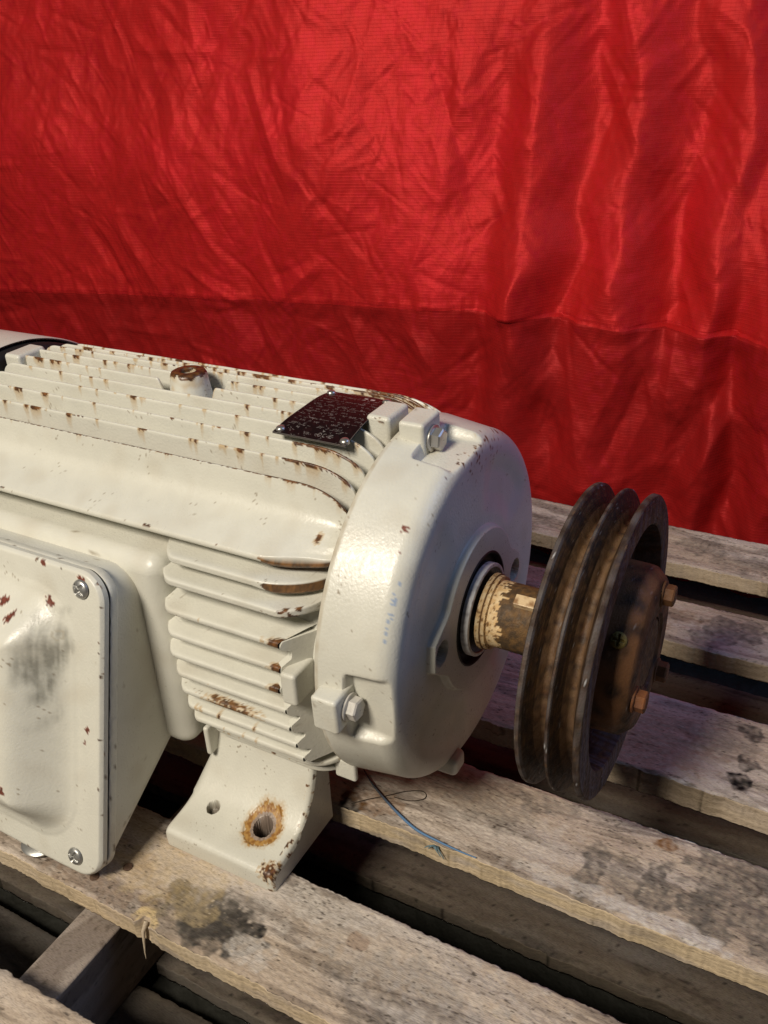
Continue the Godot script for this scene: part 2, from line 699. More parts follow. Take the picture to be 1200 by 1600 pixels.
func bolt_head(r: float, h: float, col: Callable) -> MB:
	# axis x, sits at x = 0
	var mb := lathe([Vector2(0, r * 1.22), Vector2(0.0016, r * 1.22), Vector2(0.0022, r * 1.12), Vector2(0.0022, 0.0)], 32, col)
	mb.add(lathe([Vector2(0.0022, r), Vector2(h * 0.88, r), Vector2(h, r * 0.86)], 6, col, 1.0, true))
	mb.add(lathe([Vector2(h, r * 0.86), Vector2(h + 0.0002, r * 0.6), Vector2(h + 0.0003, 0.0005)], 6, col))
	return mb


func screw_head(r: float, col: Callable) -> MB:
	# round head with a cross slot, axis x
	var mb := MB.new()
	var ps := PackedVector3Array()
	var cs := PackedColorArray()
	var nr := 14
	var seg := 48
	for i in nr + 1:
		var rr := r * i / nr
		for s in seg + 1:
			var a := TAU * s / seg
			var y := rr * cos(a)
			var z := rr * sin(a)
			var h := 0.42 * r * sqrt(maxf(0.0, 1.0 - pow(rr / r, 2.2)))
			if minf(absf(y), absf(z)) < r * 0.14 and rr < r * 0.66:
				h -= 0.22 * r
			ps.append(Vector3(h, y, z))
			cs.append(col.call(ps[-1] * 3.0))
	mb.sheet(ps, nr + 1, seg + 1, cs, Vector3.RIGHT, true)
	return mb


func sdf_round_rect(p: Vector2, half: Vector2, r: float) -> float:
	var q := p.abs() - half + Vector2(r, r)
	return Vector2(maxf(q.x, 0.0), maxf(q.y, 0.0)).length() + minf(maxf(q.x, q.y), 0.0) - r


const LID_AT := Vector3(-0.2445, AX + 0.085, 0.203)
const LID_W := Vector3(0, -0.9633, 0.2682)     # down along the lid
const LID_N := Vector3(0, 0.2682, 0.9633)
const LID_U := 0.262
const LID_V := 0.296


func lid_point(u: float, w: float, h: float) -> Vector3:
	return LID_AT + Vector3(-u, 0, 0) + LID_W * w + LID_N * h


func box_lid() -> MB:
	var mb := MB.new()
	var us := lin(0.0, LID_U, 0.0016)
	var ws := lin(0.0, LID_V, 0.0016)
	var half := Vector2(LID_U, LID_V) / 2.0
	var pan := Vector2(LID_U / 2.0 - 0.033, 0.1200)
	var pc := Vector2(LID_U / 2.0, 0.1470)
	var ps := PackedVector3Array()
	var cs := PackedColorArray()
	for u in us:
		for w in ws:
			# pull the square grid onto the rounded outline
			var rel := Vector2(u, w) - half
			var cr := 0.026
			var q := rel
			var inner := half - Vector2(cr, cr)
			if absf(rel.x) > inner.x and absf(rel.y) > inner.y:
				var k := (rel.abs() - inner)
				var mx := maxf(k.x, k.y)
				if mx > 0.0:
					var dir := k.normalized() * mx
					q = Vector2(signf(rel.x) * (inner.x + dir.x), signf(rel.y) * (inner.y + dir.y))
			var d := sdf_round_rect(q + half - pc, pan, 0.045)
			var h := 0.036 * smoothstep(0.002, -0.050, d) + 0.0012 * smoothstep(0.006, 0.0, d)
			h += 0.0008 * sin(u * 31.0) * sin(w * 27.0)
			var edge := -sdf_round_rect(q, half, cr)
			h -= 0.0035 * (1.0 - sqrt(clampf(1.0 - pow(1.0 - clampf(edge / 0.0035, 0.0, 1.0), 2.0), 0.0, 1.0)))
			var p := lid_point(q.x + half.x, q.y + half.y, h)
			ps.append(p)
			cs.append(lid_paint(p, q.x + half.x, q.y + half.y, edge))
	mb.sheet(ps, us.size(), ws.size(), cs, LID_N, true)
	# the edge of the plate
	ps = PackedVector3Array()
	cs = PackedColorArray()
	var ring := outline(half, 0.026, 12)
	for h in [-0.0034, -0.006, -0.0085]:
		for q in ring:
			var p := lid_point(q.x + half.x, q.y + half.y, h)
			ps.append(p)
			cs.append(paint(p, 0.18))
	mb.sheet(ps, 3, ring.size(), cs, lid_point(half.x, half.y, 0), false, true)
	return mb


func outline(half: Vector2, r: float, k: int) -> PackedVector2Array:
	var o := PackedVector2Array()
	for s in 4:
		var c := Vector2((half.x - r) * [1, -1, -1, 1][s], (half.y - r) * [1, 1, -1, -1][s])
		for i in k + 1:
			var a := PI / 2 * (s + float(i) / k)
			o.append(c + Vector2(cos(a), sin(a)) * r)
		# intermediate points on the straight runs
		var n := o[-1]
		var c2 := Vector2((half.x - r) * [1, -1, -1, 1][(s + 1) % 4], (half.y - r) * [1, 1, -1, -1][(s + 1) % 4])
		var a2 := PI / 2 * (s + 1)
		var m := c2 + Vector2(cos(a2), sin(a2)) * r
		for i in range(1, 60):
			o.append(n.lerp(m, i / 60.0))
	o.append(o[0])
	return o


func lid_paint(p: Vector3, u: float, w: float, edge: float) -> Color:
	var c := paint(p) * 1.02
	c.a = 1.0
	var primer := Color(0.20, 0.055, 0.035)
	# places where the top coat has come off down to the red primer
	for k in 9:
		var e: Array = [[0.057, 0.035, 0.0062, 0.0030, 0.5], [0.104, 0.043, 0.0045, 0.003, 0.0], [0.0875, 0.052, 0.0035, 0.0055, 0.3], [0.120, 0.204, 0.0040, 0.0052, 0.4], [0.083, 0.212, 0.0036, 0.0044, 0.6], [0.016, 0.146, 0.0024, 0.003, 0.0], [0.019, 0.158, 0.0018, 0.0030, 0.0], [0.024, 0.0065, 0.006, 0.0028, 0.1], [0.068, 0.0030, 0.004, 0.002, 0.1]][k]
		var d := Vector2(u - e[0], w - e[1]).rotated(e[4])
		var dd := Vector2(d.x / e[2], d.y / e[3]).length() + 0.55 * fb(p * 190.0 + Vector3(k, 0, 0))
		if dd < 1.0:
			c = primer.lerp(Color(0.09, 0.035, 0.025), 0.5 + 0.8 * fb(p * 300.0))
		elif dd < 1.18:
			c = c.lerp(Color(0.75, 0.70, 0.60), 0.5)
	# rub mark: paint worn to grey metal on the bulge
	var s := Vector2((u - 0.052) / 0.018, (w - 0.088) / 0.050).length() + 0.45 * fb(p * 40.0)
	if s < 1.15:
		var f := clampf((1.15 - s) * 1.6, 0.0, 1.0) * clampf(0.72 + 0.5 * fb(Vector3(u * 260.0, w * 24.0, 1.0)) + 0.35 * fb(p * 60.0) + 0.2 * fb(p * 240.0), 0.0, 1.0)
		c = c.lerp(Color(0.15, 0.145, 0.12), f * 0.75)
	# pale ring left by a stamp
	var rg := absf(Vector2(u - 0.0355 - 0.008, w - 0.0610).length() - 0.0042)
	if rg < 0.0008:
		c = c.lerp(Color(0.40, 0.36, 0.28), 0.6)
	# chipped rim
	var m := fb(p * 130.0) + 0.4 * fb(p * 420.0)
	if edge < 0.0016 + 0.002 * m and m > 0.78:
		c = rust(p)
	return c


func gasket() -> MB:
	var mb := MB.new()
	var half := Vector2(LID_U, LID_V) / 2.0
	var ring := outline(half - Vector2(0.0022, 0.0022), 0.024, 12)
	var ps := PackedVector3Array()
	var cs := PackedColorArray()
	for h in [-0.0086, -0.0112]:
		for q in ring:
			ps.append(lid_point(q.x + half.x, q.y + half.y, h))
			cs.append(Color(0.045, 0.035, 0.03))
	mb.sheet(ps, 2, ring.size(), cs, lid_point(half.x, half.y, 0), false, true)
	return mb


func box_body() -> MB:
	# lofted from a rim behind the gasket to the pad on the frame
	var mb := MB.new()
	var half := Vector2(LID_U, LID_V) / 2.0
	var front := outline(half - Vector2(0.0004, 0.0004), 0.025, 12)
	var waist := outline(half - Vector2(0.0035, 0.004), 0.024, 12)
	var back := outline(Vector2(LID_U / 2.0 - 0.003, 0.100), 0.034, 12)
	var ps := PackedVector3Array()
	var cs := PackedColorArray()
	var k := 34
	var np := front.size()
	for i in k + 1:
		var t := float(i) / k
		for j in np:
			var p: Vector3
			var f := front[j]
			var w := waist[j]
			if i < 6:
				var h: float = [-0.0112, -0.0122, -0.0150, -0.0185, -0.0200, -0.0212][i]
				var m: float = [0.25, 0.0, 0.0, 0.0, 0.2, 0.9][i]
				var q := f.lerp(w, m)
				p = lid_point(q.x + half.x, q.y + half.y, h)
				p.x += 0.0006 * fb(p * 120.0)
			else:
				var s := (t - 6.0 / k) / (1.0 - 6.0 / k)
				var a := lid_point(w.x + half.x, w.y + half.y, -0.0215)
				var b := Vector3(LID_AT.x - half.x - back[j].x, AX - 0.034 - back[j].y, 0.142)
				p = a.lerp(b, s)
				p.x = lerpf(a.x, b.x, s)
			ps.append(p)
			var c := paint(p)
			if i < 5:
				var mm := fb(p * 120.0 + Vector3(4, 4, 4)) + 0.35 * fb(p * 400.0)
				if mm > 0.80:
					c = Color(0.10, 0.07, 0.05)
			cs.append(c)
	mb.sheet(ps, k + 1, np, cs, lid_point(half.x, half.y, -0.05), false, true)
	return mb


func foot() -> MB:
	# pad and web swept along x: profile (y, z) from the outer lower edge over the top to the inner side
	var mb := MB.new()
	var prof: Array[Vector2] = []
	var key := [Vector2(0.0, 0.2115), Vector2(0.0015, 0.2132), Vector2(0.016, 0.2135), Vector2(0.0200, 0.2122), Vector2(0.0222, 0.2090), Vector2(0.0232, 0.203), Vector2(0.0245, 0.190), Vector2(0.0275, 0.176), Vector2(0.034, 0.163), Vector2(0.046, 0.151), Vector2(0.062, 0.142), Vector2(0.082, 0.1355), Vector2(0.112, 0.130), Vector2(0.13, 0.118)]
	for i in key.size() - 1:
		var a: Vector2 = key[i]
		var b: Vector2 = key[i + 1]
		var p0: Vector2 = key[maxi(i - 1, 0)]
		var p3: Vector2 = key[mini(i + 2, key.size() - 1)]
		var k := maxi(2, int(a.distance_to(b) / 0.0009))
		for q in k:
			prof.append(a.cubic_interpolate(b, p0, p3, float(q) / k))
	prof.append(key[-1])
	var xs := lin(-0.2275, -0.1015, 0.0009)
	var ps := PackedVector3Array()
	var cs := PackedColorArray()
	var big := Vector2(-0.1385, 0.1735)
	var small := Vector2(-0.196, 0.1750)
	for x in xs:
		for q in prof:
			var e := minf(x - xs[0], xs[-1] - x)
			var rnd := 0.006 * (1.0 - sqrt(clampf(1.0 - pow(1.0 - clampf(e / 0.006, 0.0, 1.0), 2.0), 0.0, 1.0)))
			var p := Vector3(x, q.x, q.y)
			# web narrows a little upwards at the left
			if q.x > 0.03:
				p.x = lerpf(x, x + 0.014 * smoothstep(0.03, 0.09, q.x) * (1.0 if x < -0.17 else 0.0), 1.0 - smoothstep(-0.2275, -0.17, x))
				p.z -= rnd
			else:
				p.y = maxf(p.y - rnd * smoothstep(0.0, 0.02, q.x), 0.0)
				p.z -= rnd * 0.6
			var c := paint(p)
			if q.y < 0.2095 and q.x > 0.015:
				var d2 := Vector2(x, q.y) - big
				var d := d2.length()
				if d < 0.0101 and d > 0.0081:
					d2 = d2.normalized() * (0.0096 if d > 0.0090 else 0.0086)
					p.x = big.x + d2.x
					p.z = big.y + d2.y
					d = d2.length()
				var ang := d2.angle()
				var ring := 0.0195 + 0.0025 * fb(Vector3(cos(ang) * 2.0, sin(ang) * 2.0, 3.0)) + 0.002 * fb(p * 300.0)
				p.y -= 0.0012 * smoothstep(0.0195, 0.0185, d)
				if d < ring:
					c = Color(0.235, 0.105, 0.022).lerp(Color(0.40, 0.23, 0.07), clampf(0.5 + 1.1 * fb(p * 230.0), 0.0, 1.0))
					if d < 0.0128 + 0.001 * fb(p * 300.0):
						c = Color(0.26, 0.20, 0.16) * (1.0 + 0.4 * fb(p * 300.0))
				elif d < ring + 0.005:
					c = c.lerp(STAIN, 0.6 * (1.0 - (d - ring) / 0.005))
				if d < 0.0091:
					p.y = 0.003
					c = Color(0.055, 0.04, 0.03)
				var e2 := Vector2(x, q.y) - small
				var dd := e2.length()
				if dd < 0.0066:
					p.y -= 0.010 * smoothstep(0.0066, 0.0056, dd)
					c = Color(0.16, 0.14, 0.11) if dd < 0.0060 else c.lerp(Color(0.34, 0.30, 0.23), 0.6)
			# chipped right-hand edge
			var near := smoothstep(0.0065, 0.0015, xs[-1] - x)
			var m := fb(p * 110.0 + Vector3(0, 9, 0)) + 0.35 * fb(p * 350.0) + 0.15 * near
			if near > 0.0 and m > 0.32:
				c = c.lerp(STAIN, 0.35)
			if near > 0.0 and m > 0.46:
				c = rust(p)
			var cc := p.distance_to(Vector3(-0.1085, 0.020, 0.2085)) / 0.0068 + 0.8 * fb(p * 240.0)
			if cc < 1.0:
				c = rust(p)
			elif cc < 1.5:
				c = c.lerp(STAIN, 0.5)
			ps.append(p)
			cs.append(c)
	mb.sheet(ps, xs.size(), prof.size(), cs, Vector3(-0.165, 0.0, 0.10))
	# the two flat sides
	for side in [0, 1]:
		ps = PackedVector3Array()
		cs = PackedColorArray()
		var i0: int = 0 if side == 0 else xs.size() - 1
		for j in prof.size():
			var q: Vector3 = mb.v[i0 * prof.size() + j]
			for t in 9:
				var f := t / 8.0
				var zin := 0.112
				var p := Vector3(q.x, q.y, lerpf(q.z, zin, f))
				if q.y < 0.03:
					p.y = lerpf(q.y, q.y, f)
				ps.append(p)
				cs.append(paint(p, 0.1))
		mb.sheet(ps, prof.size(), 9, cs, Vector3(1.0 if side == 1 else -1.0, 0, 0), true)
	return mb


func build_motor() -> void:
	var t := thing("electric_motor", "cream painted cast iron electric motor with cooling fins and rust chips", "motor")
	# frame between the fins
	part("frame", lathe([Vector2(-0.535, 0.10), Vector2(-0.535, RB), Vector2(-0.066, RB), Vector2(-0.066, 0.10)], 200, func(p): return paint(Vector3(p.x, p.y, p.z)), 0.012).xform(Transform3D(Basis(), Vector3(0, AX, 0))), paint_mat, t)
	var frame := t.get_node("frame")
	# upright fins over the top, towards and away from the viewer
	var tops := [[0.1608, 0.0808, 0.20], [0.1685, 0.0640, 0.17], [0.1740, 0.0465, 0.02], [0.1775, 0.0296, 0.02], [0.1797, 0.0112, 0.10], [0.1800, -0.0085, 0.12], [0.1785, -0.0275, 0.20], [0.1745, -0.0455, 0.46], [0.1690, -0.0635, 0.30], [0.1610, -0.0810, 0.1], [0.1510, -0.0985, 0.1]]
	var k := 0
	for f in tops:
		k += 1
		var z: float = f[1]
		var dips := []
		if absf(z) < 0.015:
			dips = [Vector2(-0.296, 0.036)]
		var xe := -0.068
		named_part("cooling_fin", fin(Vector2(root_of(z), z), Vector2(f[0], z), -0.53, func(_q): return xe, 0.052, 0.026, float(k) * 1.7, f[2], 0.0030, dips), paint_mat, t)
	named_part("corner_panel", corner_panel(), paint_mat, t)
	# level fins on the near side; the two upper ones run out to the bell, the lower block ends in a flat wall
	for f in [[0.0865, 0.1580, 0.05], [0.0690, 0.1663, 0.0]]:
		k += 1
		var y: float = f[0]
		named_part("cooling_fin", level_fin(y, f[1], -0.236, -0.070, 0.052 if y > 0.08 else 0.030, float(k), y > 0.08), paint_mat, t)
	for f in [[0.0395, 0.1700], [0.0150, 0.1712], [-0.0050, 0.1738], [-0.0290, 0.1705], [-0.0490, 0.1690], [-0.0700, 0.1655], [-0.0885, 0.1612]]:
		k += 1
		var y: float = f[0]
		named_part("cooling_fin", fin(Vector2(y, sqrt(RB * RB - y * y) - 0.006), Vector2(y, f[1]), -0.233, func(q): return -0.1000 + maxf(0.1738 - q.y, 0.0) * 0.62, 0.0, 0.0, float(k) * 1.3, -0.3 if y > -0.06 else -0.1, 0.0056, [], 0.0058), paint_mat, t)
	for f in [[-0.1050, 0.1500], [-0.1200, 0.1400]]:
		k += 1
		var y: float = f[0]
		named_part("cooling_fin", fin(Vector2(y, 0.085), Vector2(y, f[1]), -0.214, func(_q): return -0.068, 0.035, 0.040, float(k) * 1.3, -0.1, 0.0052), paint_mat, t)
	part("fin_end_wall", fin_end_wall(), paint_mat, t)
	# smooth pad that carries the terminal box
	part("box_pad", rbox(Vector3(-0.372, AX - 0.024, 0.118), Vector3(0.300, 0.212, 0.094), 0.016, cream_plain, 0.006, 5), paint_mat, t)
	# end bell and its bolts
	var bell := part("end_bell", end_bell(), paint_mat, t)
	var lug0 := rbox(Vector3(-0.0490, 0.0025, 0.1670), Vector3(0.024, 0.034, 0.034), 0.0035, cream_plain, 0.004)
	var bolt0 := bolt_head(0.0098, 0.0100, steel)
	for i in 4:
		var a := deg_to_rad([-2.0, 87.5, 180.0, 270.0][i])
		var b := Basis(Vector3.RIGHT, -a)
		named_part("bolt_lug", MB.new().xform(Transform3D()) if false else _moved(lug0, Transform3D(b, Vector3(0, AX, 0))), paint_mat, bell)
		if i < 2:
			named_part("bolt", _moved(bolt0, Transform3D(b * Basis(Vector3.RIGHT, 0.35 + i), Vector3(-0.0368, AX, 0) + b * Vector3(0, 0.002, 0.1650))), zinc_mat if i == 1 else paint_mat, bell)
	named_part("frame_lug", rbox(Vector3(-0.0880, AX + 0.002, 0.160), Vector3(0.015, 0.032, 0.032), 0.0035, cream_plain, 0.004), paint_mat, t)
	named_part("frame_lug", rbox(Vector3(-0.0805, AX + 0.166, 0.003), Vector3(0.023, 0.036, 0.038), 0.004, cream_worn, 0.002), paint_mat, t)
	named_part("frame_lug", rbox(Vector3(-0.5250, AX + 0.166, 0.003), Vector3(0.023, 0.032, 0.038), 0.004, cream_plain, 0.004), paint_mat, t)
	# small lug under the bell
	named_part("casting_lug", rbox(Vector3(-0.008, AX - 0.1515, 0.046), Vector3(0.030, 0.020, 0.024), 0.006, cream_plain, 0.004), paint_mat, bell)
	# bearing seal and shaft
	var ring := Transform3D(Basis(), Vector3(0, AX, 0))
	part("shaft_seal", lathe([Vector2(0.0, 0.060), Vector2(0.0070, 0.0545), Vector2(0.0078, 0.0538), Vector2(0.0075, 0.0525), Vector2(0.0015, 0.0510), Vector2(0.0015, 0.020)], 96, dark).xform(ring), black_mat, t)
	part("slinger", lathe([Vector2(0.0010, 0.0440), Vector2(0.0058, 0.0440), Vector2(0.0060, 0.0440), Vector2(0.0115, 0.0440), Vector2(0.0124, 0.0436), Vector2(0.0128, 0.0424), Vector2(0.0128, 0.0408), Vector2(0.0118, 0.0400), Vector2(0.0118, 0.02)], 96, func(p): return Color(0.02, 0.02, 0.022) if Vector2(p.y, p.z).length() < 0.0405 or p.x < 0.0059 else Color(0.78, 0.78, 0.78).lerp(Color(0.2, 0.2, 0.21), clampf(fb(p * 260.0) * 1.4 - 0.25, 0.0, 1.0))).xform(ring), paint_mat, t)
	var shaft := part("shaft", lathe([Vector2(0.0152, 0.0355), Vector2(0.0195, 0.0355), Vector2(0.0200, 0.0345), Vector2(0.0235, 0.0340), Vector2(0.0242, 0.0308), Vector2(0.158, 0.0303), Vector2(0.160, 0.029), Vector2(0.160, 0.0)], 128, shaft_color, 0.0010).xform(ring), iron_mat, t)
	var key_angle := deg_to_rad(63.0)
	part("key", _moved(rbox(Vector3(0.073, 0.0, 0.0315), Vector3(0.056, 0.0105, 0.009), 0.0008, func(p): return Color(0.66, 0.50, 0.30).lerp(Color(0.30, 0.17, 0.08), clampf(fb(p * 150.0) * 1.6 - 0.2, 0.0, 1.0)), 0.002), Transform3D(Basis(Vector3.RIGHT, -key_angle), Vector3(0, AX, 0))), paint_mat, shaft)
	# bosses in the two holes of the bearing cap
	# feet
	named_part("mounting_foot", foot(), paint_mat, t)
	named_part("flange_tab", rbox(Vector3(-0.0690, AX - 0.1165, 0.1290), Vector3(0.022, 0.023, 0.0060), 0.0025, cream_plain, 0.004), paint_mat, t)
	named_part("foot_gusset", foot_bracket(), paint_mat, t)
	named_part("gusset_hole", lathe([Vector2(0.0, 0.0080), Vector2(0.0012, 0.0078), Vector2(0.0014, 0.0056), Vector2(0.0005, 0.0), ], 32, func(p): return Color(0.03, 0.028, 0.025) if Vector2(p.y, p.z).length() < 0.0057 else CREAM).xform(Transform3D(Basis(Vector3.UP, PI), Vector3(-0.2175, AX - 0.127, 0.135))), paint_mat, t)
	# terminal box
	var box := part("terminal_box", box_body(), paint_mat, t)
	part("lid", box_lid(), paint_mat, box)
	part("gasket", gasket(), black_mat, box)
	var sc := screw_head(0.0086, zinc)
	for q in [[0.0225, 0.0155], [0.0295, 0.2775], [0.240, 0.0155], [0.233, 0.2775]]:
		var b := Basis(LID_N, LID_W, LID_N.cross(LID_W))
		named_part("lid_screw", _moved(sc, Transform3D(b * Basis(Vector3.RIGHT, q[0] * 40.0), lid_point(q[0], q[1], 0.0012))), zinc_mat, box)
	named_part("conduit_plug", lathe([Vector2(-0.020, 0.008), Vector2(0.0135, 0.008), Vector2(0.0145, 0.0185), Vector2(0.0165, 0.0205), Vector2(0.0190, 0.0195), Vector2(0.0208, 0.0140), Vector2(0.0212, 0.0)], 48, zinc).xform(Transform3D(Basis(Vector3(0, -1, 0), Vector3(1, 0, 0), Vector3(0, 0, 1)), Vector3(-0.335, 0.0235, 0.2668))), zinc_mat, box)
	# lifting boss on the top
	part("lifting_boss", lifting_boss(), paint_mat, t)
	build_plate(t)
	# fan cowl beyond the far end of the frame
	var cowl := part("fan_cowl", lathe([Vector2(-0.78, 0.0), Vector2(-0.78, 0.150), Vector2(-0.765, 0.175), Vector2(-0.74, 0.1815), Vector2(-0.558, 0.1830), Vector2(-0.5565, 0.1818), Vector2(-0.5585, 0.1800), Vector2(-0.60, 0.1800)], 160, func(p): return Color(0.60, 0.55, 0.48) * (1.0 + 0.06 * fb(p * 40.0)), 0.02).xform(ring), paint_mat, t)
	part("cowl_gap_shade", lathe([Vector2(-0.60, 0.177), Vector2(-0.548, 0.1778), Vector2(-0.545, 0.175), Vector2(-0.541, 0.160), Vector2(-0.541, 0.10)], 120, dark).xform(ring), black_mat, cowl)  # black ring standing in for the shade of the open gap
	frame.set_meta("label", "ribbed cylindrical motor frame")


func _moved(src: MB, t: Transform3D) -> MB:
	var m := MB.new()
	m.add(src, t)
	return m


func shaft_color(p: Vector3) -> Color:
	var c := Color(0.070, 0.045, 0.026).lerp(Color(0.15, 0.085, 0.035), clampf(0.4 + 0.9 * fb(p * 140.0) + 0.5 * fb(p * 500.0), 0.0, 1.0))
	var bare := Color(0.66, 0.44, 0.21).lerp(Color(0.80, 0.62, 0.37), clampf(0.5 + fb(p * 200.0), 0.0, 1.0))
	var a := atan2(p.y, p.z)
	var edge := 0.0335 + 0.006 * fb(Vector3(a * 3.0, 2.0, 0.0)) + 0.0055 * fb(Vector3(a * 22.0, p.x * 60.0, 0.0))
	if p.x < edge:
		c = bare
		if fb(p * 230.0) > 0.46 or (p.x > 0.0192 and p.x < 0.0206):
			c = Color(0.22, 0.12, 0.05)
	var e2 := 0.0655 + 0.003 * fb(Vector3(a * 5.0, 7.0, 0.0))
	if p.x > e2 and p.x < 0.082 and fb(Vector3(a * 14.0, p.x * 260.0, 3.0)) > -0.12:
		c = bare
	return c


func level_fin(y: float, z: float, x0: float, x1: float, taper: float, seed: float, bare_end: bool) -> MB:
	var mb := MB.new()
	var zr := sqrt(RB * RB - y * y) - 0.006
	var prof: Array[Vector2] = []
	prof.append(Vector2(y + 0.0042, zr))
	prof.append(Vector2(y + 0.0034, lerpf(zr, z, 0.45)))
	prof.append(Vector2(y + 0.0030, z - 0.006))
	prof.append(Vector2(y + 0.0029, z - 0.0035))
	prof.append(Vector2(y + 0.0027, z - 0.0016))
	prof.append(Vector2(y + 0.0020, z - 0.0004))
	for i in 6:
		prof.append(Vector2(y + lerpf(0.0010, -0.0028, i / 5.0), z))
	prof.append(Vector2(y - 0.0038, z - 0.0006))
	prof.append(Vector2(y - 0.0044, z - 0.002))
	prof.append(Vector2(y - 0.0046, z - 0.006))
	prof.append(Vector2(y - 0.0056, zr))
	var nv := prof.size()
	var nx := int((x1 - x0) / 0.0012)
	var ps := PackedVector3Array()
	var cs := PackedColorArray()
	for i in nx + 1:
		var x := lerpf(x0, x1, float(i) / nx)
		var e := (x - (x1 - taper)) / taper
		var low := 0.0
		if e > 0.0:
			low = (z - zr - 0.004) * (1.0 - pow(maxf(0.0, 1.0 - pow(e, 1.7)), 0.62))
		e = (x0 + 0.030 - x) / 0.030
		if e > 0.0:
			low = (z - zr) * 0.8 * e * e
		for j in nv:
			var q := prof[j]
			var f := clampf((q.y - zr) / (z - zr), 0.0, 1.0)
			var p := Vector3(x, AX + q.x, q.y - low * f)
			if bare_end and j > 8:
				p.y -= 0.0034 * smoothstep(x1 - taper * 1.1, x1 - taper * 0.6, x) * f
			if bare_end and x > x1 - taper:
				p.y -= 0.002 * smoothstep(x1 - taper, x1, x)
			var c := paint(p)
			if bare_end and j > 5 and j < 14 and x > x1 - taper * 0.86 + 0.003 * fb(p * 200.0):
				c = raw_rust(p)
			elif not bare_end and x > x1 - 0.030:
				var m := fb(p * 190.0) + 0.3
				if m > 0.35 and j > 2 and j < 14 and x < x1 - 0.012:
					c = rust(p)
			ps.append(p)
			cs.append(c)
	mb.sheet(ps, nx + 1, nv, cs, Vector3((x0 + x1) / 2.0, AX + y, zr))
	return mb


func fin_end_wall() -> MB:
	# slanting casting that closes the ends of the lower level fins
	var mb := MB.new()
	var ps := PackedVector3Array()
	var cs := PackedColorArray()
	var ys := lin(-0.0925, 0.0428, 0.0022)
	for y in ys:
		var ztip := poly([-0.0925, -0.0885, -0.07, -0.049, -0.029, -0.005, 0.015, 0.0395, 0.0428], [0.158, 0.1612, 0.1655, 0.169, 0.1705, 0.1738, 0.1712, 0.170, 0.168], y) - 0.0008
		# scallops between the fins
		var near := 1.0
		for f in [0.0395, 0.0150, -0.0050, -0.0290, -0.0490, -0.0700, -0.0885]:
			near = minf(near, absf(y - f))
		ztip -= 0.0085 * smoothstep(0.003, 0.0095, near)
		for t in 14:
			var s := t / 13.0
			var z := lerpf(ztip, 0.105, s)
			var p := Vector3(-0.1000 + (0.1738 - z) * 0.62 + 0.0015, AX + y, z)
			ps.append(p)
			cs.append(paint(p, 0.02))
	mb.sheet(ps, ys.size(), 14, cs, Vector3(1, 0, 0.3), true)
	# its thickness towards the fins
	var ps2 := PackedVector3Array()
	for i in ps.size():
		ps2.append(ps[i] - Vector3(0.006, 0, 0.004))
	mb.sheet(ps2, ys.size(), 14, cs, Vector3(-1, 0, -0.3), true)
	# top and bottom lips
	for row in [0, ys.size() - 1]:
		var a := PackedVector3Array()
		for t in 14:
			a.append(ps[row * 14 + t])
		for t in 14:
			a.append(ps2[row * 14 + t])
		mb.sheet(a, 2, 14, PackedColorArray([CREAM]), Vector3(0, -1.0 if row == 0 else 1.0, 0), true)
	var lip := PackedVector3Array()
	for i in ys.size():
		lip.append(ps[i * 14])
	for i in ys.size():
		lip.append(ps2[i * 14])
	mb.sheet(lip, 2, ys.size(), PackedColorArray([CREAM]), Vector3(0, 0, 1), true)
	return mb


func foot_bracket() -> MB:
	# folded tab at the end of the lowest flange, and a drilled gusset at its other end
	var mb := rbox(Vector3(-0.2145, AX - 0.1270, 0.132), Vector3(0.006, 0.034, 0.036), 0.0025, cream_plain, 0.004)
	return mb


func lifting_boss() -> MB:
	var c0 := func(p: Vector3) -> Color:
		var top := smoothstep(0.181, 0.1885, p.x + 0.003 * fb(p * 120.0))
		var c := paint(p + Vector3(9, 9, 9))
		c = c.lerp(STAIN, clampf(smoothstep(0.170, 0.192, p.x + 0.012 * fb(p * 90.0)) * 0.55, 0.0, 1.0))
		if top > 0.6:
			c = rust(p) * 0.75
			c.a = 1.0
		return c
	var mb := lathe([Vector2(0.140, 0.026), Vector2(0.150, 0.0225), Vector2(0.160, 0.0210), Vector2(0.185, 0.0178), Vector2(0.1875, 0.0165), Vector2(0.1885, 0.0145), Vector2(0.1885, 0.0085), Vector2(0.1870, 0.0070), Vector2(0.172, 0.0068), Vector2(0.172, 0.0)], 72, c0, 0.0012)
	# x of the lathe becomes up
	return mb.xform(Transform3D(Basis(Vector3(0, 1, 0), Vector3(-1, 0, 0), Vector3(0, 0, 1)), Vector3(-0.300, AX, 0.0015)))


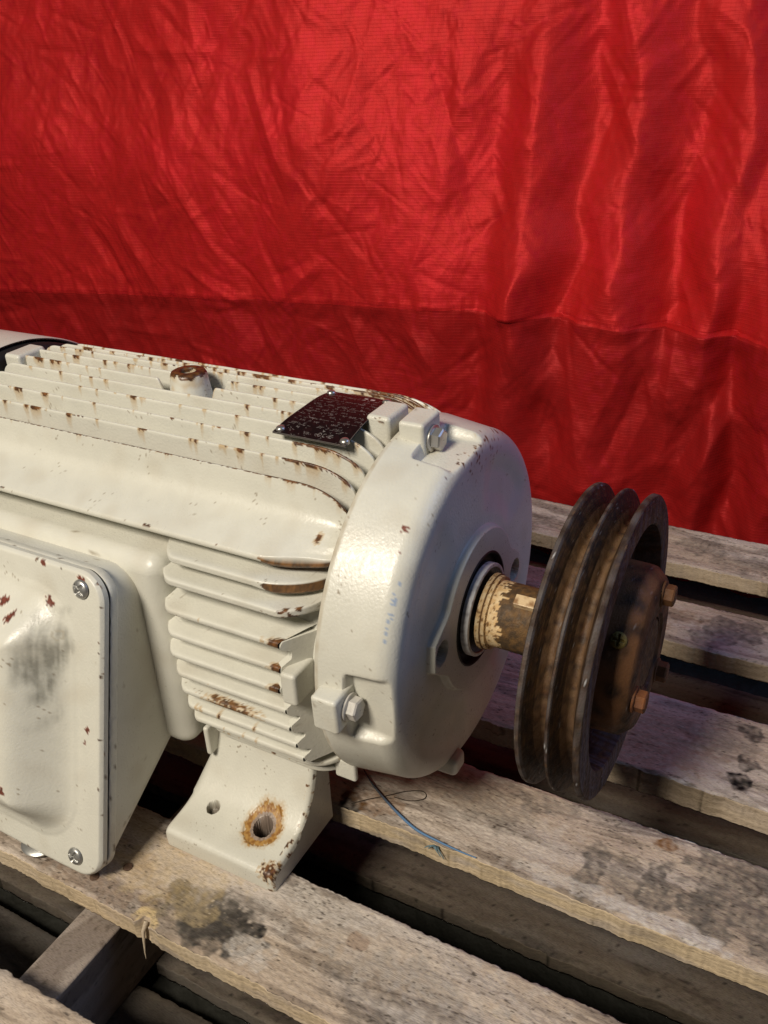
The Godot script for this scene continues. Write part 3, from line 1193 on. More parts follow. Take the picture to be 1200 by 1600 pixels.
func build_plate(t: Node3D) -> void:
	# dark rating plate bent over the fins, its print worn off almost everywhere
	var w := 384
	var h := 320
	var im := Image.create(w, h, false, Image.FORMAT_RGB8)
	im.fill(Color(0.085, 0.04, 0.045))
	rng.seed = 23
	for y in h:
		for x in w:
			var m := fb(Vector3(x * 0.03, y * 0.03, 5.0))
			if m > 0.25:
				im.set_pixel(x, y, Color(0.15, 0.07, 0.07).lerp(Color(0.085, 0.04, 0.045), 0.4))
	var silver := Color(0.78, 0.76, 0.74)
	# rows of small worn characters
	for row in 15:
		var y := 22 + row * 19
		var x := 26 + rng.randi_range(0, 20)
		while x < w - 34:
			var len := rng.randi_range(2, 6)
			if rng.randf() < 0.62:
				for s in len:
					glyph(im, x + s * 6, y, silver, 0.62)
			x += len * 6 + rng.randi_range(8, 44)
	for line in 6:
		var y := 40 + line * 44
		for x in range(24, w - 24):
			if fb(Vector3(x * 0.05, y, 1.0)) > -0.05:
				im.set_pixel(x, y, silver * 0.8)
	# scratches
	for k in 200:
		var p := Vector2(rng.randf() * w, rng.randf() * h)
		var d := Vector2.from_angle(rng.randf_range(-0.7, 0.7))
		for s in rng.randi_range(3, 16):
			var q := p + d * s
			if q.x > 2 and q.y > 2 and q.x < w - 3 and q.y < h - 3:
				im.set_pixel(int(q.x), int(q.y), silver * rng.randf_range(0.5, 1.0))
				if rng.randf() < 0.4:
					im.set_pixel(int(q.x), int(q.y) + 1, silver * 0.7)
	# marks along the lower edge and the two blocks in the upper corner
	im.fill_rect(Rect2i(232, 20, 20, 10), silver)
	im.fill_rect(Rect2i(270, 20, 24, 12), silver)
	im.fill_rect(Rect2i(236, 38, 16, 5), silver * 0.8)
	for s in 5:
		glyph(im, 150 + s * 8, h - 26, silver, 0.6, 1)
	for e in 3:
		var c := Vector2(218 + e * 34 + (8 if e == 0 else 0), h - 30)
		for a in 300:
			var an := 0.9 + (TAU - 1.8) * a / 300.0 if e > 0 else TAU * a / 300.0
			for rr in [8.0, 9.0]:
				if fb(Vector3(a * 0.06, e * 9.0, 2.0)) > -0.1:
					im.set_pixel(int(c.x + rr * cos(an)), int(c.y + rr * sin(an)), silver * 0.8)
	var frame_c := Color(0.42, 0.40, 0.38)
	for x in w:
		for e in 3:
			im.set_pixel(x, e, frame_c)
			im.set_pixel(x, h - 1 - e, frame_c)
	for y in h:
		for e in 3:
			im.set_pixel(e, y, frame_c)
			im.set_pixel(w - 1 - e, y, frame_c)
	var m := StandardMaterial3D.new()
	m.resource_name = "rating_plate_print"
	m.albedo_texture = ImageTexture.create_from_image(im)
	m.roughness = 0.42
	m.metallic = 0.25
	m.texture_repeat = false
	var mb := MB.new()
	var ps := PackedVector3Array()
	var uvs := PackedVector2Array()
	var nu := 16
	var nv := 40
	for under in [0, 1]:
		ps.clear()
		uvs.clear()
		for i in nu + 1:
			for j in nv + 1:
				var u := float(i) / nu
				var v := float(j) / nv
				ps.append(plate_point(u, v, -0.0010 * under))
				uvs.append(Vector2(u, v) if under == 0 else Vector2(0.001, 0.001))
		mb.sheet(ps, nu + 1, nv + 1, PackedColorArray([Color.WHITE]), Vector3(0, 1.0 if under == 0 else -1.0, 0.2), true, false, uvs)
	var plate := part("nameplate", mb, m, t)
	plate.set_meta("label", "dark brown rating plate with worn silver print and a rivet in each corner")
	for q in [[0.055, 0.075], [0.945, 0.065], [0.06, 0.93], [0.945, 0.93]]:
		var c := plate_point(q[0], q[1], 0.0)
		var up := (c - Vector3(c.x, AX - 0.1, 0)).normalized()
		var side := Vector3.RIGHT
		named_part("rivet", lathe([Vector2(-0.002, 0.0042), Vector2(0.0004, 0.0042), Vector2(0.0016, 0.0036), Vector2(0.0024, 0.0022), Vector2(0.0026, 0.0)], 24, steel).xform(Transform3D(Basis(up, side, up.cross(side)), c)), steel_mat, plate)


func plate_point(u: float, v: float, off: float) -> Vector3:
	# u along the shaft, v from the far edge towards the viewer
	var z := lerpf(-0.0225, 0.0615, v)
	var x := lerpf(lerpf(-0.152, -0.162, v), lerpf(-0.0885, -0.0890, v), u)
	var r := 0.1816 + off + 0.0006 * sin(v * 9.0) * (1.0 - u)
	if v > 0.9:
		r += (v - 0.9) * 0.01
	return Vector3(x, AX + sqrt(r * r - z * z), z)


func glyph(im: Image, x: int, y: int, c: Color, keep: float, big := 1) -> void:
	for yy in 7 * big:
		for xx in 4 * big:
			var on := (xx / big == 0) or (rng.randf() < 0.34) or (yy / big in [0, 3, 6] and rng.randf() < 0.6)
			if on and rng.randf() < keep and x + xx < im.get_width() - 3 and y + yy < im.get_height() - 3:
				im.set_pixel(x + xx, y + yy, c * rng.randf_range(0.6, 1.0))


# ------------------------------------------------------------------ pulley
func build_pulley() -> void:
	var t := thing("belt_pulley", "rusty dark iron two groove belt pulley on the end of the motor shaft", "pulley")
	var at := Transform3D(Basis(), Vector3(0, AX, 0))
	var col := func(p: Vector3) -> Color:
		var r := Vector2(p.y, p.z).length()
		var c := iron(p)
		if r > 0.1312:       # lands polished by handling
			c = c.lerp(Color(0.085, 0.074, 0.072), clampf(0.45 + 0.9 * fb(p * 60.0), 0.0, 0.9))
			if fb(p * 330.0) + 0.5 * fb(p * 40.0) > 0.95:
				c = Color(0.42, 0.42, 0.43)
		elif r > 0.1165:
			c = c * (0.62 + 0.35 * fb(Vector3(r * 1100.0, atan2(p.y, p.z) * 1.5, 4.0)))  # shade of the groove walls put into the colour, with turning streaks
			c.a = 1.0
		elif r < 0.1165 and r > 0.100 and p.x > 0.094 and p.x < 0.138:   # groove floors browner
			c = c.lerp(Color(0.125, 0.074, 0.040), clampf(0.55 + 0.8 * fb(p * 90.0), 0.0, 1.0))
		return c
	var pr := [Vector2(0.112, 0.060), Vector2(0.104, 0.092), Vector2(0.0905, 0.098), Vector2(0.0900, 0.130), Vector2(0.0908, 0.1325), Vector2(0.0915, 0.1335), Vector2(0.0945, 0.1335), Vector2(0.0958, 0.1318), Vector2(0.1030, 0.1080), Vector2(0.1045, 0.1066), Vector2(0.1075, 0.1066), Vector2(0.1090, 0.1080),
		Vector2(0.1148, 0.1318), Vector2(0.1156, 0.1328), Vector2(0.1172, 0.1328), Vector2(0.1180, 0.1318), Vector2(0.1240, 0.1080), Vector2(0.1255, 0.1066), Vector2(0.1285, 0.1066), Vector2(0.1300, 0.1080), Vector2(0.1368, 0.1312), Vector2(0.1378, 0.1325), Vector2(0.1410, 0.1322), Vector2(0.1424, 0.1306)]
	part("rim", lathe(pr, 220, col, 0.0012).xform(at), iron_mat, t)
	var rim := t.get_node("rim")
	var face := func(p: Vector3) -> Color:
		# turned face with streaks
		var c := iron(p)
		var r := Vector2(p.y, p.z).length()
		var s := fb(Vector3(p.y * 12.0, p.z * 260.0, 4.0)) + 0.5 * fb(Vector3(r * 900.0, 0.0, 0.0))
		c = c.lerp(Color(0.11, 0.095, 0.10), clampf(0.25 + 0.9 * s, 0.0, 0.8))
		return c
	part("rim_face", lathe([Vector2(0.1424, 0.1306), Vector2(0.1426, 0.1295), Vector2(0.1426, 0.1085), Vector2(0.1416, 0.1068), Vector2(0.1190, 0.1040), Vector2(0.1190, 0.050)], 200, face, 0.0014).xform(at), iron_mat, rim)
	# bushing
	var bush := func(p: Vector3) -> Color:
		return iron(p).lerp(Color(0.19, 0.085, 0.034), clampf(0.5 + 0.9 * fb(p * 45.0), 0.0, 0.9))
	var bs := part("bushing", lathe([Vector2(0.119, 0.0745), Vector2(0.1480, 0.0735), Vector2(0.1515, 0.0728), Vector2(0.1590, 0.0665), Vector2(0.1600, 0.0650), Vector2(0.1620, 0.0560), Vector2(0.1620, 0.036), Vector2(0.1600, 0.0340), Vector2(0.1600, 0.0312), Vector2(0.153, 0.0306)], 120, bush, 0.0016).xform(at), iron_mat, t)
	var orange := func(p: Vector3) -> Color:
		return Color(0.11, 0.040, 0.016).lerp(Color(0.21, 0.080, 0.030), clampf(0.45 + fb(p * 400.0), 0.0, 1.0))
	var head := bolt_head(0.0092, 0.0105, orange)
	var head2 := bolt_head(0.0092, 0.0105, func(p): return iron(p).lerp(Color(0.20, 0.085, 0.035), 0.5))
	for a in [-12.0, 112.0, 232.0]:
		var r := deg_to_rad(a)
		var hd := head if a < 0.0 else head2
		named_part("bushing_bolt", _moved(hd, Transform3D(Basis(Vector3.RIGHT, -r + 0.3), Vector3(0.1615, AX + 0.052 * sin(r), 0.052 * cos(r)))), iron_mat, bs)
	named_part("set_screw", _moved(screw_head(0.0068, func(p): return Color(0.19, 0.14, 0.04) * (1.0 + 0.4 * fb(p * 200.0))), Transform3D(Basis(Vector3(0, 0.64, 0.77), Vector3(1, 0, 0), Vector3(0, 0.77, -0.64)), Vector3(0.146, AX + 0.0470, 0.0565))), iron_mat, bs)


# ------------------------------------------------------------------ pallet
# stains: [x, z, radius x, radius z, strength, colour index]
func wood_color(p: Vector3, seed: float, stains: Array, pale: float) -> Color:
	var warp := fb(Vector3(p.x * 4.0, p.z * 9.0, seed * 3.0))
	var q := Vector3(p.x * 5.0, (p.z + p.y) * 130.0 + warp * 2.5, seed * 13.0)
	var grain := fb(q) + 0.6 * fb(Vector3(p.x * 11.0, q.y * 2.7, seed)) + 0.35 * fb(Vector3(p.x * 60.0, q.y * 3.5, seed + 4.0))
	var big := noise_b.get_noise_3dv(Vector3(p.x * 4.0, p.z * 13.0, seed * 5.0))
	var mid := noise_b.get_noise_3dv(Vector3(p.x * 9.0, p.z * 34.0, seed * 7.0))
	var c := Color(0.56, 0.465, 0.375).lerp(Color(0.43, 0.345, 0.27), clampf(0.5 + 0.65 * grain, 0.0, 1.0))
	c = c.lerp(Color(0.61, 0.555, 0.515), clampf(0.25 + 1.6 * big, 0.0, 0.8))
	c = c.lerp(Color(0.17, 0.135, 0.108), clampf((mid + 0.5 * big + 0.22 * grain - 0.10) * 1.8, 0.0, 0.60))
	c = c.lerp(Color(0.66, 0.51, 0.32), pale)
	for s in stains:
		var dd: float = 0.78 * Vector2((p.x - s[0]) / s[2], (p.z - s[1]) / s[3]).length() + 0.42 * fb(Vector3(p.x * 48.0, p.z * 48.0, s[0] * 50.0)) + 0.12 * fb(Vector3(p.x * 160.0, p.z * 160.0, 1.0))
		if dd < 1.0:
			var f: float = clampf((1.0 - dd) * 5.0, 0.0, 1.0) * minf(1.0, s[4] * 1.25) * (0.85 + 0.5 * fb(p * 120.0))
			c = c.lerp([Color(0.055, 0.048, 0.042), Color(0.13, 0.115, 0.10), Color(0.62, 0.48, 0.27), Color(0.24, 0.13, 0.06), Color(0.62, 0.57, 0.52)][s[5]], f)
	var line := absf(fb(Vector3(p.x * 1.6, q.y * 0.33, seed + 8.0)) + 0.02 * fb(Vector3(p.x * 40.0, q.y, 2.0)))
	if line < 0.022 and fb(Vector3(p.x * 6.0, p.z * 30.0, seed + 1.0)) > 0.02:
		c = c.lerp(Color(0.07, 0.052, 0.04), 0.75 * (1.0 - line / 0.022))
	# pits and splinters
	var pit := fb(Vector3(p.x * 120.0, p.z * 330.0, seed)) + 0.4 * mid
	if pit > 0.66:
		c = c.lerp(Color(0.07, 0.055, 0.042), clampf((pit - 0.66) * 4.0, 0.0, 0.85))
	elif pit < -0.78:
		c = c.lerp(Color(0.56, 0.48, 0.38), clampf((-0.78 - pit) * 4.0, 0.0, 0.7))
	return c


func board(z0: float, z1: float, thick: float, x0: float, x1: float, seed: float, stains: Array, fine: float, top := 0.0, fresh := 1.0, bites := [], tone := 1.0) -> MB:
	var mb := MB.new()
	# round the cross-section: rear edge, top, front edge, bottom
	var xs := PackedFloat32Array()
	for x in lin(x0, -0.50, 0.012):
		xs.append(x)
	for x in lin(-0.50 + fine, 0.34, fine):
		xs.append(x)
	for x in lin(0.352, x1, 0.012):
		xs.append(x)
	var prof: Array = []      # [y, z, kind]
	prof.append([-thick, z0, 3])
	prof.append([-thick * 0.5, z0, 3])
	prof.append([-0.0015, z0, 3])
	for z in lin(z0 + 0.0008, z1 - 0.0008, fine):
		prof.append([0.0, z, 0])
	prof.append([-0.0008, z1 - 0.0002, 1])
	for y in lin(-0.002, -thick, fine):
		prof.append([y, z1, 1])
	prof.append([-thick, z0, 2])
	var nv := prof.size()
	var ps := PackedVector3Array()
	var cs := PackedColorArray()
	for x in xs:
		var wob := 0.0013 * fb(Vector3(x * 5.0, seed, 1.0)) + 0.0011 * fb(Vector3(x * 40.0, seed, 2.0)) + 0.0007 * fb(Vector3(x * 160.0, seed, 9.0))
		var wob2 := 0.0013 * fb(Vector3(x * 5.0, seed, 6.0)) + 0.0022 * maxf(0.0, fb(Vector3(x * 60.0, seed, 7.0))) + 0.0006 * fb(Vector3(x * 190.0, seed, 9.0))
		var bite := 0.0
		for b in bites:
			bite = maxf(bite, b[1] * smoothstep(b[2], b[2] * 0.3, absf(x - b[0]) + 0.002 * fb(Vector3(x * 300.0, 3.0, 3.0))))
		for e in prof:
			var y: float = e[0]
			var z: float = e[1]
			var k: int = e[2]
			if k == 1:
				z += wob - bite * clampf(1.0 + y / thick * 0.8, 0.0, 1.0)
				z -= 0.00035 * fb(Vector3(x * 40.0, y * 260.0, seed))
			elif k == 3:
				z += wob2
			elif k == 0:
				var f := (z - z0) / (z1 - z0)
				z += wob * smoothstep(0.6, 1.0, f) + wob2 * smoothstep(0.4, 0.0, f) - bite * smoothstep(0.75, 1.0, f)
				y += 0.0009 * fb(Vector3(x * 12.0, z * 45.0, seed)) + 0.0005 * fb(Vector3(x * 90.0, z * 420.0, seed)) - 0.0016 * smoothstep(0.004, 0.0, minf(z1 - z, z - z0))
			var p := Vector3(x, y + top, z)
			ps.append(p)
			var c: Color
			if k == 1:
				c = wood_color(Vector3(x, y * 0.7, z), seed + 3.0, [], 0.15)
				var blot := fb(Vector3(x * 16.0, y * 60.0, seed + 2.0))
				c = c.lerp(Color(0.72, 0.575, 0.37) * (1.0 + 0.22 * fb(Vector3(x * 30.0, y * 500.0, seed))), clampf(fresh * (0.66 - 0.9 * maxf(blot, 0.0)), 0.0, 1.0))
			else:
				c = wood_color(Vector3(x, y, z), seed, stains, 0.0)
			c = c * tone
			c.a = 1.0
			cs.append(c)
	mb.sheet(ps, xs.size(), nv, cs, Vector3((x0 + x1) / 2.0, top - thick / 2.0, (z0 + z1) / 2.0))
	# board ends
	for side in [0, 1]:
		var i0: int = 0 if side == 0 else xs.size() - 1
		var a := PackedVector3Array()
		for j in nv:
			a.append(ps[i0 * nv + j])
		for j in nv:
			a.append(Vector3(a[j].x, top - thick / 2.0, (z0 + z1) / 2.0))
		mb.sheet(a, 2, nv, PackedColorArray([Color(0.36, 0.27, 0.18)]), Vector3(-1.0 if side == 0 else 1.0, 0, 0), true)
	return mb


func build_pallet() -> void:
	var t := thing("wooden_pallet", "weathered wooden pallet with stained gapped deck boards under the motor", "pallet")
	var x0 := -0.93
	var x1 := 0.50
	var a_stains := [[-0.148, 0.256, 0.044, 0.019, 0.7, 1], [-0.118, 0.262, 0.030, 0.015, 0.75, 1], [-0.138, 0.262, 0.022, 0.010, 0.85, 0], [-0.152, 0.2660, 0.030, 0.016, 0.75, 1], [-0.128, 0.256, 0.020, 0.011, 0.8, 0], [-0.150, 0.243, 0.026, 0.010, 0.45, 1], [-0.116, 0.236, 0.022, 0.010, 0.35, 1], [-0.182, 0.252, 0.010, 0.008, 0.7, 0], [-0.130, 0.276, 0.022, 0.012, 0.55, 0], [-0.090, 0.270, 0.020, 0.012, 0.55, 4], [-0.263, 0.273, 0.006, 0.005, 0.9, 3], [-0.2425, 0.2507, 0.006, 0.004, 0.8, 0], [-0.255, 0.266, 0.05, 0.03, 0.25, 3], [-0.2, 0.24, 0.06, 0.03, 0.3, 2], [-0.0097, 0.2206, 0.008, 0.006, 0.8, 3], [0.05, 0.25, 0.06, 0.03, 0.35, 1], [0.03, 0.215, 0.10, 0.03, 0.3, 4], [-0.06, 0.205, 0.05, 0.012, 0.5, 4], [-0.189, 0.286, 0.010, 0.008, 0.95, 2], [-0.105, 0.252, 0.016, 0.006, 0.75, 0]]
	var b_stains := [[0.085, 0.006, 0.03, 0.012, 0.35, 1], [0.145, 0.062, 0.011, 0.030, 0.6, 1], [0.172, 0.058, 0.016, 0.024, 0.4, 1], [0.199, 0.058, 0.014, 0.022, 0.6, 1], [0.2388, 0.062, 0.014, 0.02, 0.55, 1], [0.277, 0.025, 0.05, 0.05, 0.55, 1], [0.2175, 0.0880, 0.05, 0.008, 0.7, 4], [0.13, 0.085, 0.05, 0.008, 0.5, 4], [-0.096, 0.088, 0.014, 0.012, 0.85, 0], [-0.075, 0.075, 0.03, 0.014, 0.4, 3], [0.05, 0.05, 0.05, 0.03, 0.3, 4], [0.198, 0.002, 0.012, 0.006, 0.7, 3], [0.02, 0.02, 0.05, 0.03, 0.3, 1]]
	var c_stains := [[0.2446, -0.108, 0.013, 0.011, 0.8, 0], [0.2421, -0.188, 0.014, 0.011, 0.6, 0], [0.2449, -0.135, 0.010, 0.009, 0.65, 0], [0.21, -0.16, 0.04, 0.015, 0.3, 1], [0.19, -0.09, 0.02, 0.008, 0.7, 4], [0.16, -0.12, 0.05, 0.03, 0.25, 3]]
	var d_stains := [[0.1953, -0.366, 0.035, 0.02, 0.55, 1], [0.165, -0.335, 0.022, 0.014, 0.5, 1], [0.1, -0.36, 0.05, 0.02, 0.3, 3]]
	var e_stains := [[0.12, -0.55, 0.03, 0.02, 0.4, 1], [0.18, -0.53, 0.05, 0.02, 0.35, 1], [-0.13, -0.53, 0.05, 0.015, 0.4, 1]]
	named_part("deck_board", board(0.3765, 0.50, 0.022, x0, x1, 1.0, [[-0.31, 0.41, 0.012, 0.008, 0.8, 3], [-0.27, 0.42, 0.03, 0.02, 0.35, 1]], 0.0014), wood_mat, t)
	var ba := named_part("deck_board", board(0.186, 0.2915, 0.0225, x0, x1, 2.0, a_stains, 0.0011, 0.0, 0.85, [[-0.190, 0.008, 0.008]]), wood_mat, t)
	var bb := named_part("deck_board", board(-0.0115, 0.0975, 0.0245, x0, x1, 3.0, b_stains, 0.0011, 0.0, 1.0), wood_mat, t)
	named_part("deck_board", board(-0.2075, -0.0805, 0.0300, x0, x1, 4.0, c_stains, 0.0014, 0.0, 0.25), wood_mat, t)
	named_part("deck_board", board(-0.4050, -0.3110, 0.0250, x0, x1, 5.0, d_stains, 0.0016, 0.0, 0.45), wood_mat, t)
	named_part("deck_board", board(-0.5970, -0.4920, 0.0235, x0, x1, 6.0, e_stains, 0.0018, 0.0, 0.2), wood_mat, t)
	# bearers
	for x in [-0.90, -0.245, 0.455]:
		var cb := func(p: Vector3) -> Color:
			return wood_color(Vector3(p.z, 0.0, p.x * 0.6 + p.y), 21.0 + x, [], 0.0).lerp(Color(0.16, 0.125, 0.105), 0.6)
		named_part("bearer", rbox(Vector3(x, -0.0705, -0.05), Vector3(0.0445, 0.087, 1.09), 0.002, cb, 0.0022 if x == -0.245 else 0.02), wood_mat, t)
	# boards underneath
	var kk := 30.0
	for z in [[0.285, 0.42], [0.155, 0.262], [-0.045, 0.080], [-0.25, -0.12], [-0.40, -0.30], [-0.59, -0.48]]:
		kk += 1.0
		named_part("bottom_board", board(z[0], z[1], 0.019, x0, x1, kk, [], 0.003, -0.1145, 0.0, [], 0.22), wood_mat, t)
	# nails in the deck above the bearer
	var nail0 := lathe([Vector2(-0.004, 0.0044), Vector2(0.0004, 0.0046), Vector2(0.0010, 0.0036), Vector2(0.0006, 0.0)], 18, func(p): return Color(0.10, 0.06, 0.04) * (1.0 + 0.4 * fb(p * 300.0)))
	var up := Basis(Vector3(0, 1, 0), Vector3(-1, 0, 0), Vector3(0, 0, 1))
	for q in [[-0.263, 0.273], [-0.2425, 0.2507], [-0.31, 0.414], [-0.252, 0.012]]:
		named_part("nail", _moved(nail0, Transform3D(up, Vector3(q[0], 0.0004, q[1]))), iron_mat, t)
	# splinter that hangs from the front of the second board
	var sp := tube([Vector3(-0.1900, -0.004, 0.2850), Vector3(-0.1895, -0.010, 0.2915), Vector3(-0.1885, -0.020, 0.2940), Vector3(-0.1890, -0.033, 0.2955), Vector3(-0.1893, -0.042, 0.2960)], func(s): return lerpf(0.0030, 0.0002, s), 4, func(p): return Color(0.50, 0.42, 0.32) * (1.0 + 0.3 * fb(p * 300.0)))
	part("splinter", sp, wood_mat, ba)
	# knot and cracks in the third board
	var kk2: Array = []
	var kp := [Vector3(-0.093, 0.0004, 0.0905), Vector3(-0.080, 0.0009, 0.078), Vector3(-0.066, 0.0008, 0.066), Vector3(-0.052, 0.0009, 0.053), Vector3(-0.038, 0.0007, 0.045), Vector3(-0.031, 0.0008, 0.047), Vector3(-0.031, 0.0009, 0.054), Vector3(-0.043, 0.0007, 0.062), Vector3(-0.060, 0.0006, 0.064)]
	for i in kp.size() - 1:
		for q in 8:
			kk2.append(kp[i].cubic_interpolate(kp[i + 1], kp[maxi(i - 1, 0)], kp[mini(i + 2, kp.size() - 1)], q / 8.0))
	var kn := tube(kk2, func(_s): return 0.0005, 6, func(_p): return Color(0.06, 0.045, 0.035))
	part("bark_strand", kn, wood_mat, bb)


func build_strand() -> void:
	var pts: Array = []
	var key := [Vector3(-0.104, 0.0022, 0.046), Vector3(-0.086, 0.0030, 0.060), Vector3(-0.066, 0.0026, 0.0715), Vector3(-0.043, 0.0024, 0.083), Vector3(-0.019, 0.0024, 0.0925), Vector3(0.006, 0.0020, 0.0955), Vector3(0.030, 0.0016, 0.0968), Vector3(0.046, 0.0014, 0.0966)]
	for i in key.size() - 1:
		for q in 10:
			pts.append(key[i].cubic_interpolate(key[i + 1], key[maxi(i - 1, 0)], key[mini(i + 2, key.size() - 1)], q / 10.0))
	var mb := tube(pts, func(s): return 0.0006 + 0.0008 * sin(PI * clampf(s * 1.05, 0.0, 1.0)), 8, func(p): return Color(0.05, 0.055, 0.065).lerp(Color(0.10, 0.20, 0.36), smoothstep(-0.075, -0.025, p.x)))
	var t := thing("plastic_strand", "thin blue plastic strand lying along the front edge of a deck board", "strand")
	part("cord", mb, black_mat, t)
	var tuft := MB.new()
	rng.seed = 3
	for k in 7:
		var a := Vector3(0.004 + rng.randf_range(-0.004, 0.004), -0.0022, 0.0985)
		var b := a + Vector3(rng.randf_range(-0.012, 0.010), rng.randf_range(-0.010, 0.004), rng.randf_range(0.001, 0.006))
		tuft.add(tube([a, a.lerp(b, 0.5) + Vector3(0, 0.002, 0.001), b], func(s): return lerpf(0.0010, 0.0004, s), 5, func(_p): return Color(0.12, 0.19, 0.22)))
	part("frayed_end", tuft, black_mat, t)


# ------------------------------------------------------------------ curtain
func poly(xs: Array, ys: Array, x: float) -> float:
	for i in xs.size() - 1:
		if x < xs[i + 1]:
			return lerpf(ys[i], ys[i + 1], clampf((x - xs[i]) / (xs[i + 1] - xs[i]), 0.0, 1.0))
	return ys[-1]


func seam_height(x: float) -> float:
	return poly([-1.7, -1.342, -0.982, -0.682, -0.427, -0.313, -0.147, -0.015, 0.156, 1.0], [0.20, 0.217, 0.241, 0.259, 0.271, 0.276, 0.273, 0.269, 0.266, 0.255], x) + 0.0004 * fb(Vector3(x * 60.0, 2.0, 0.0))


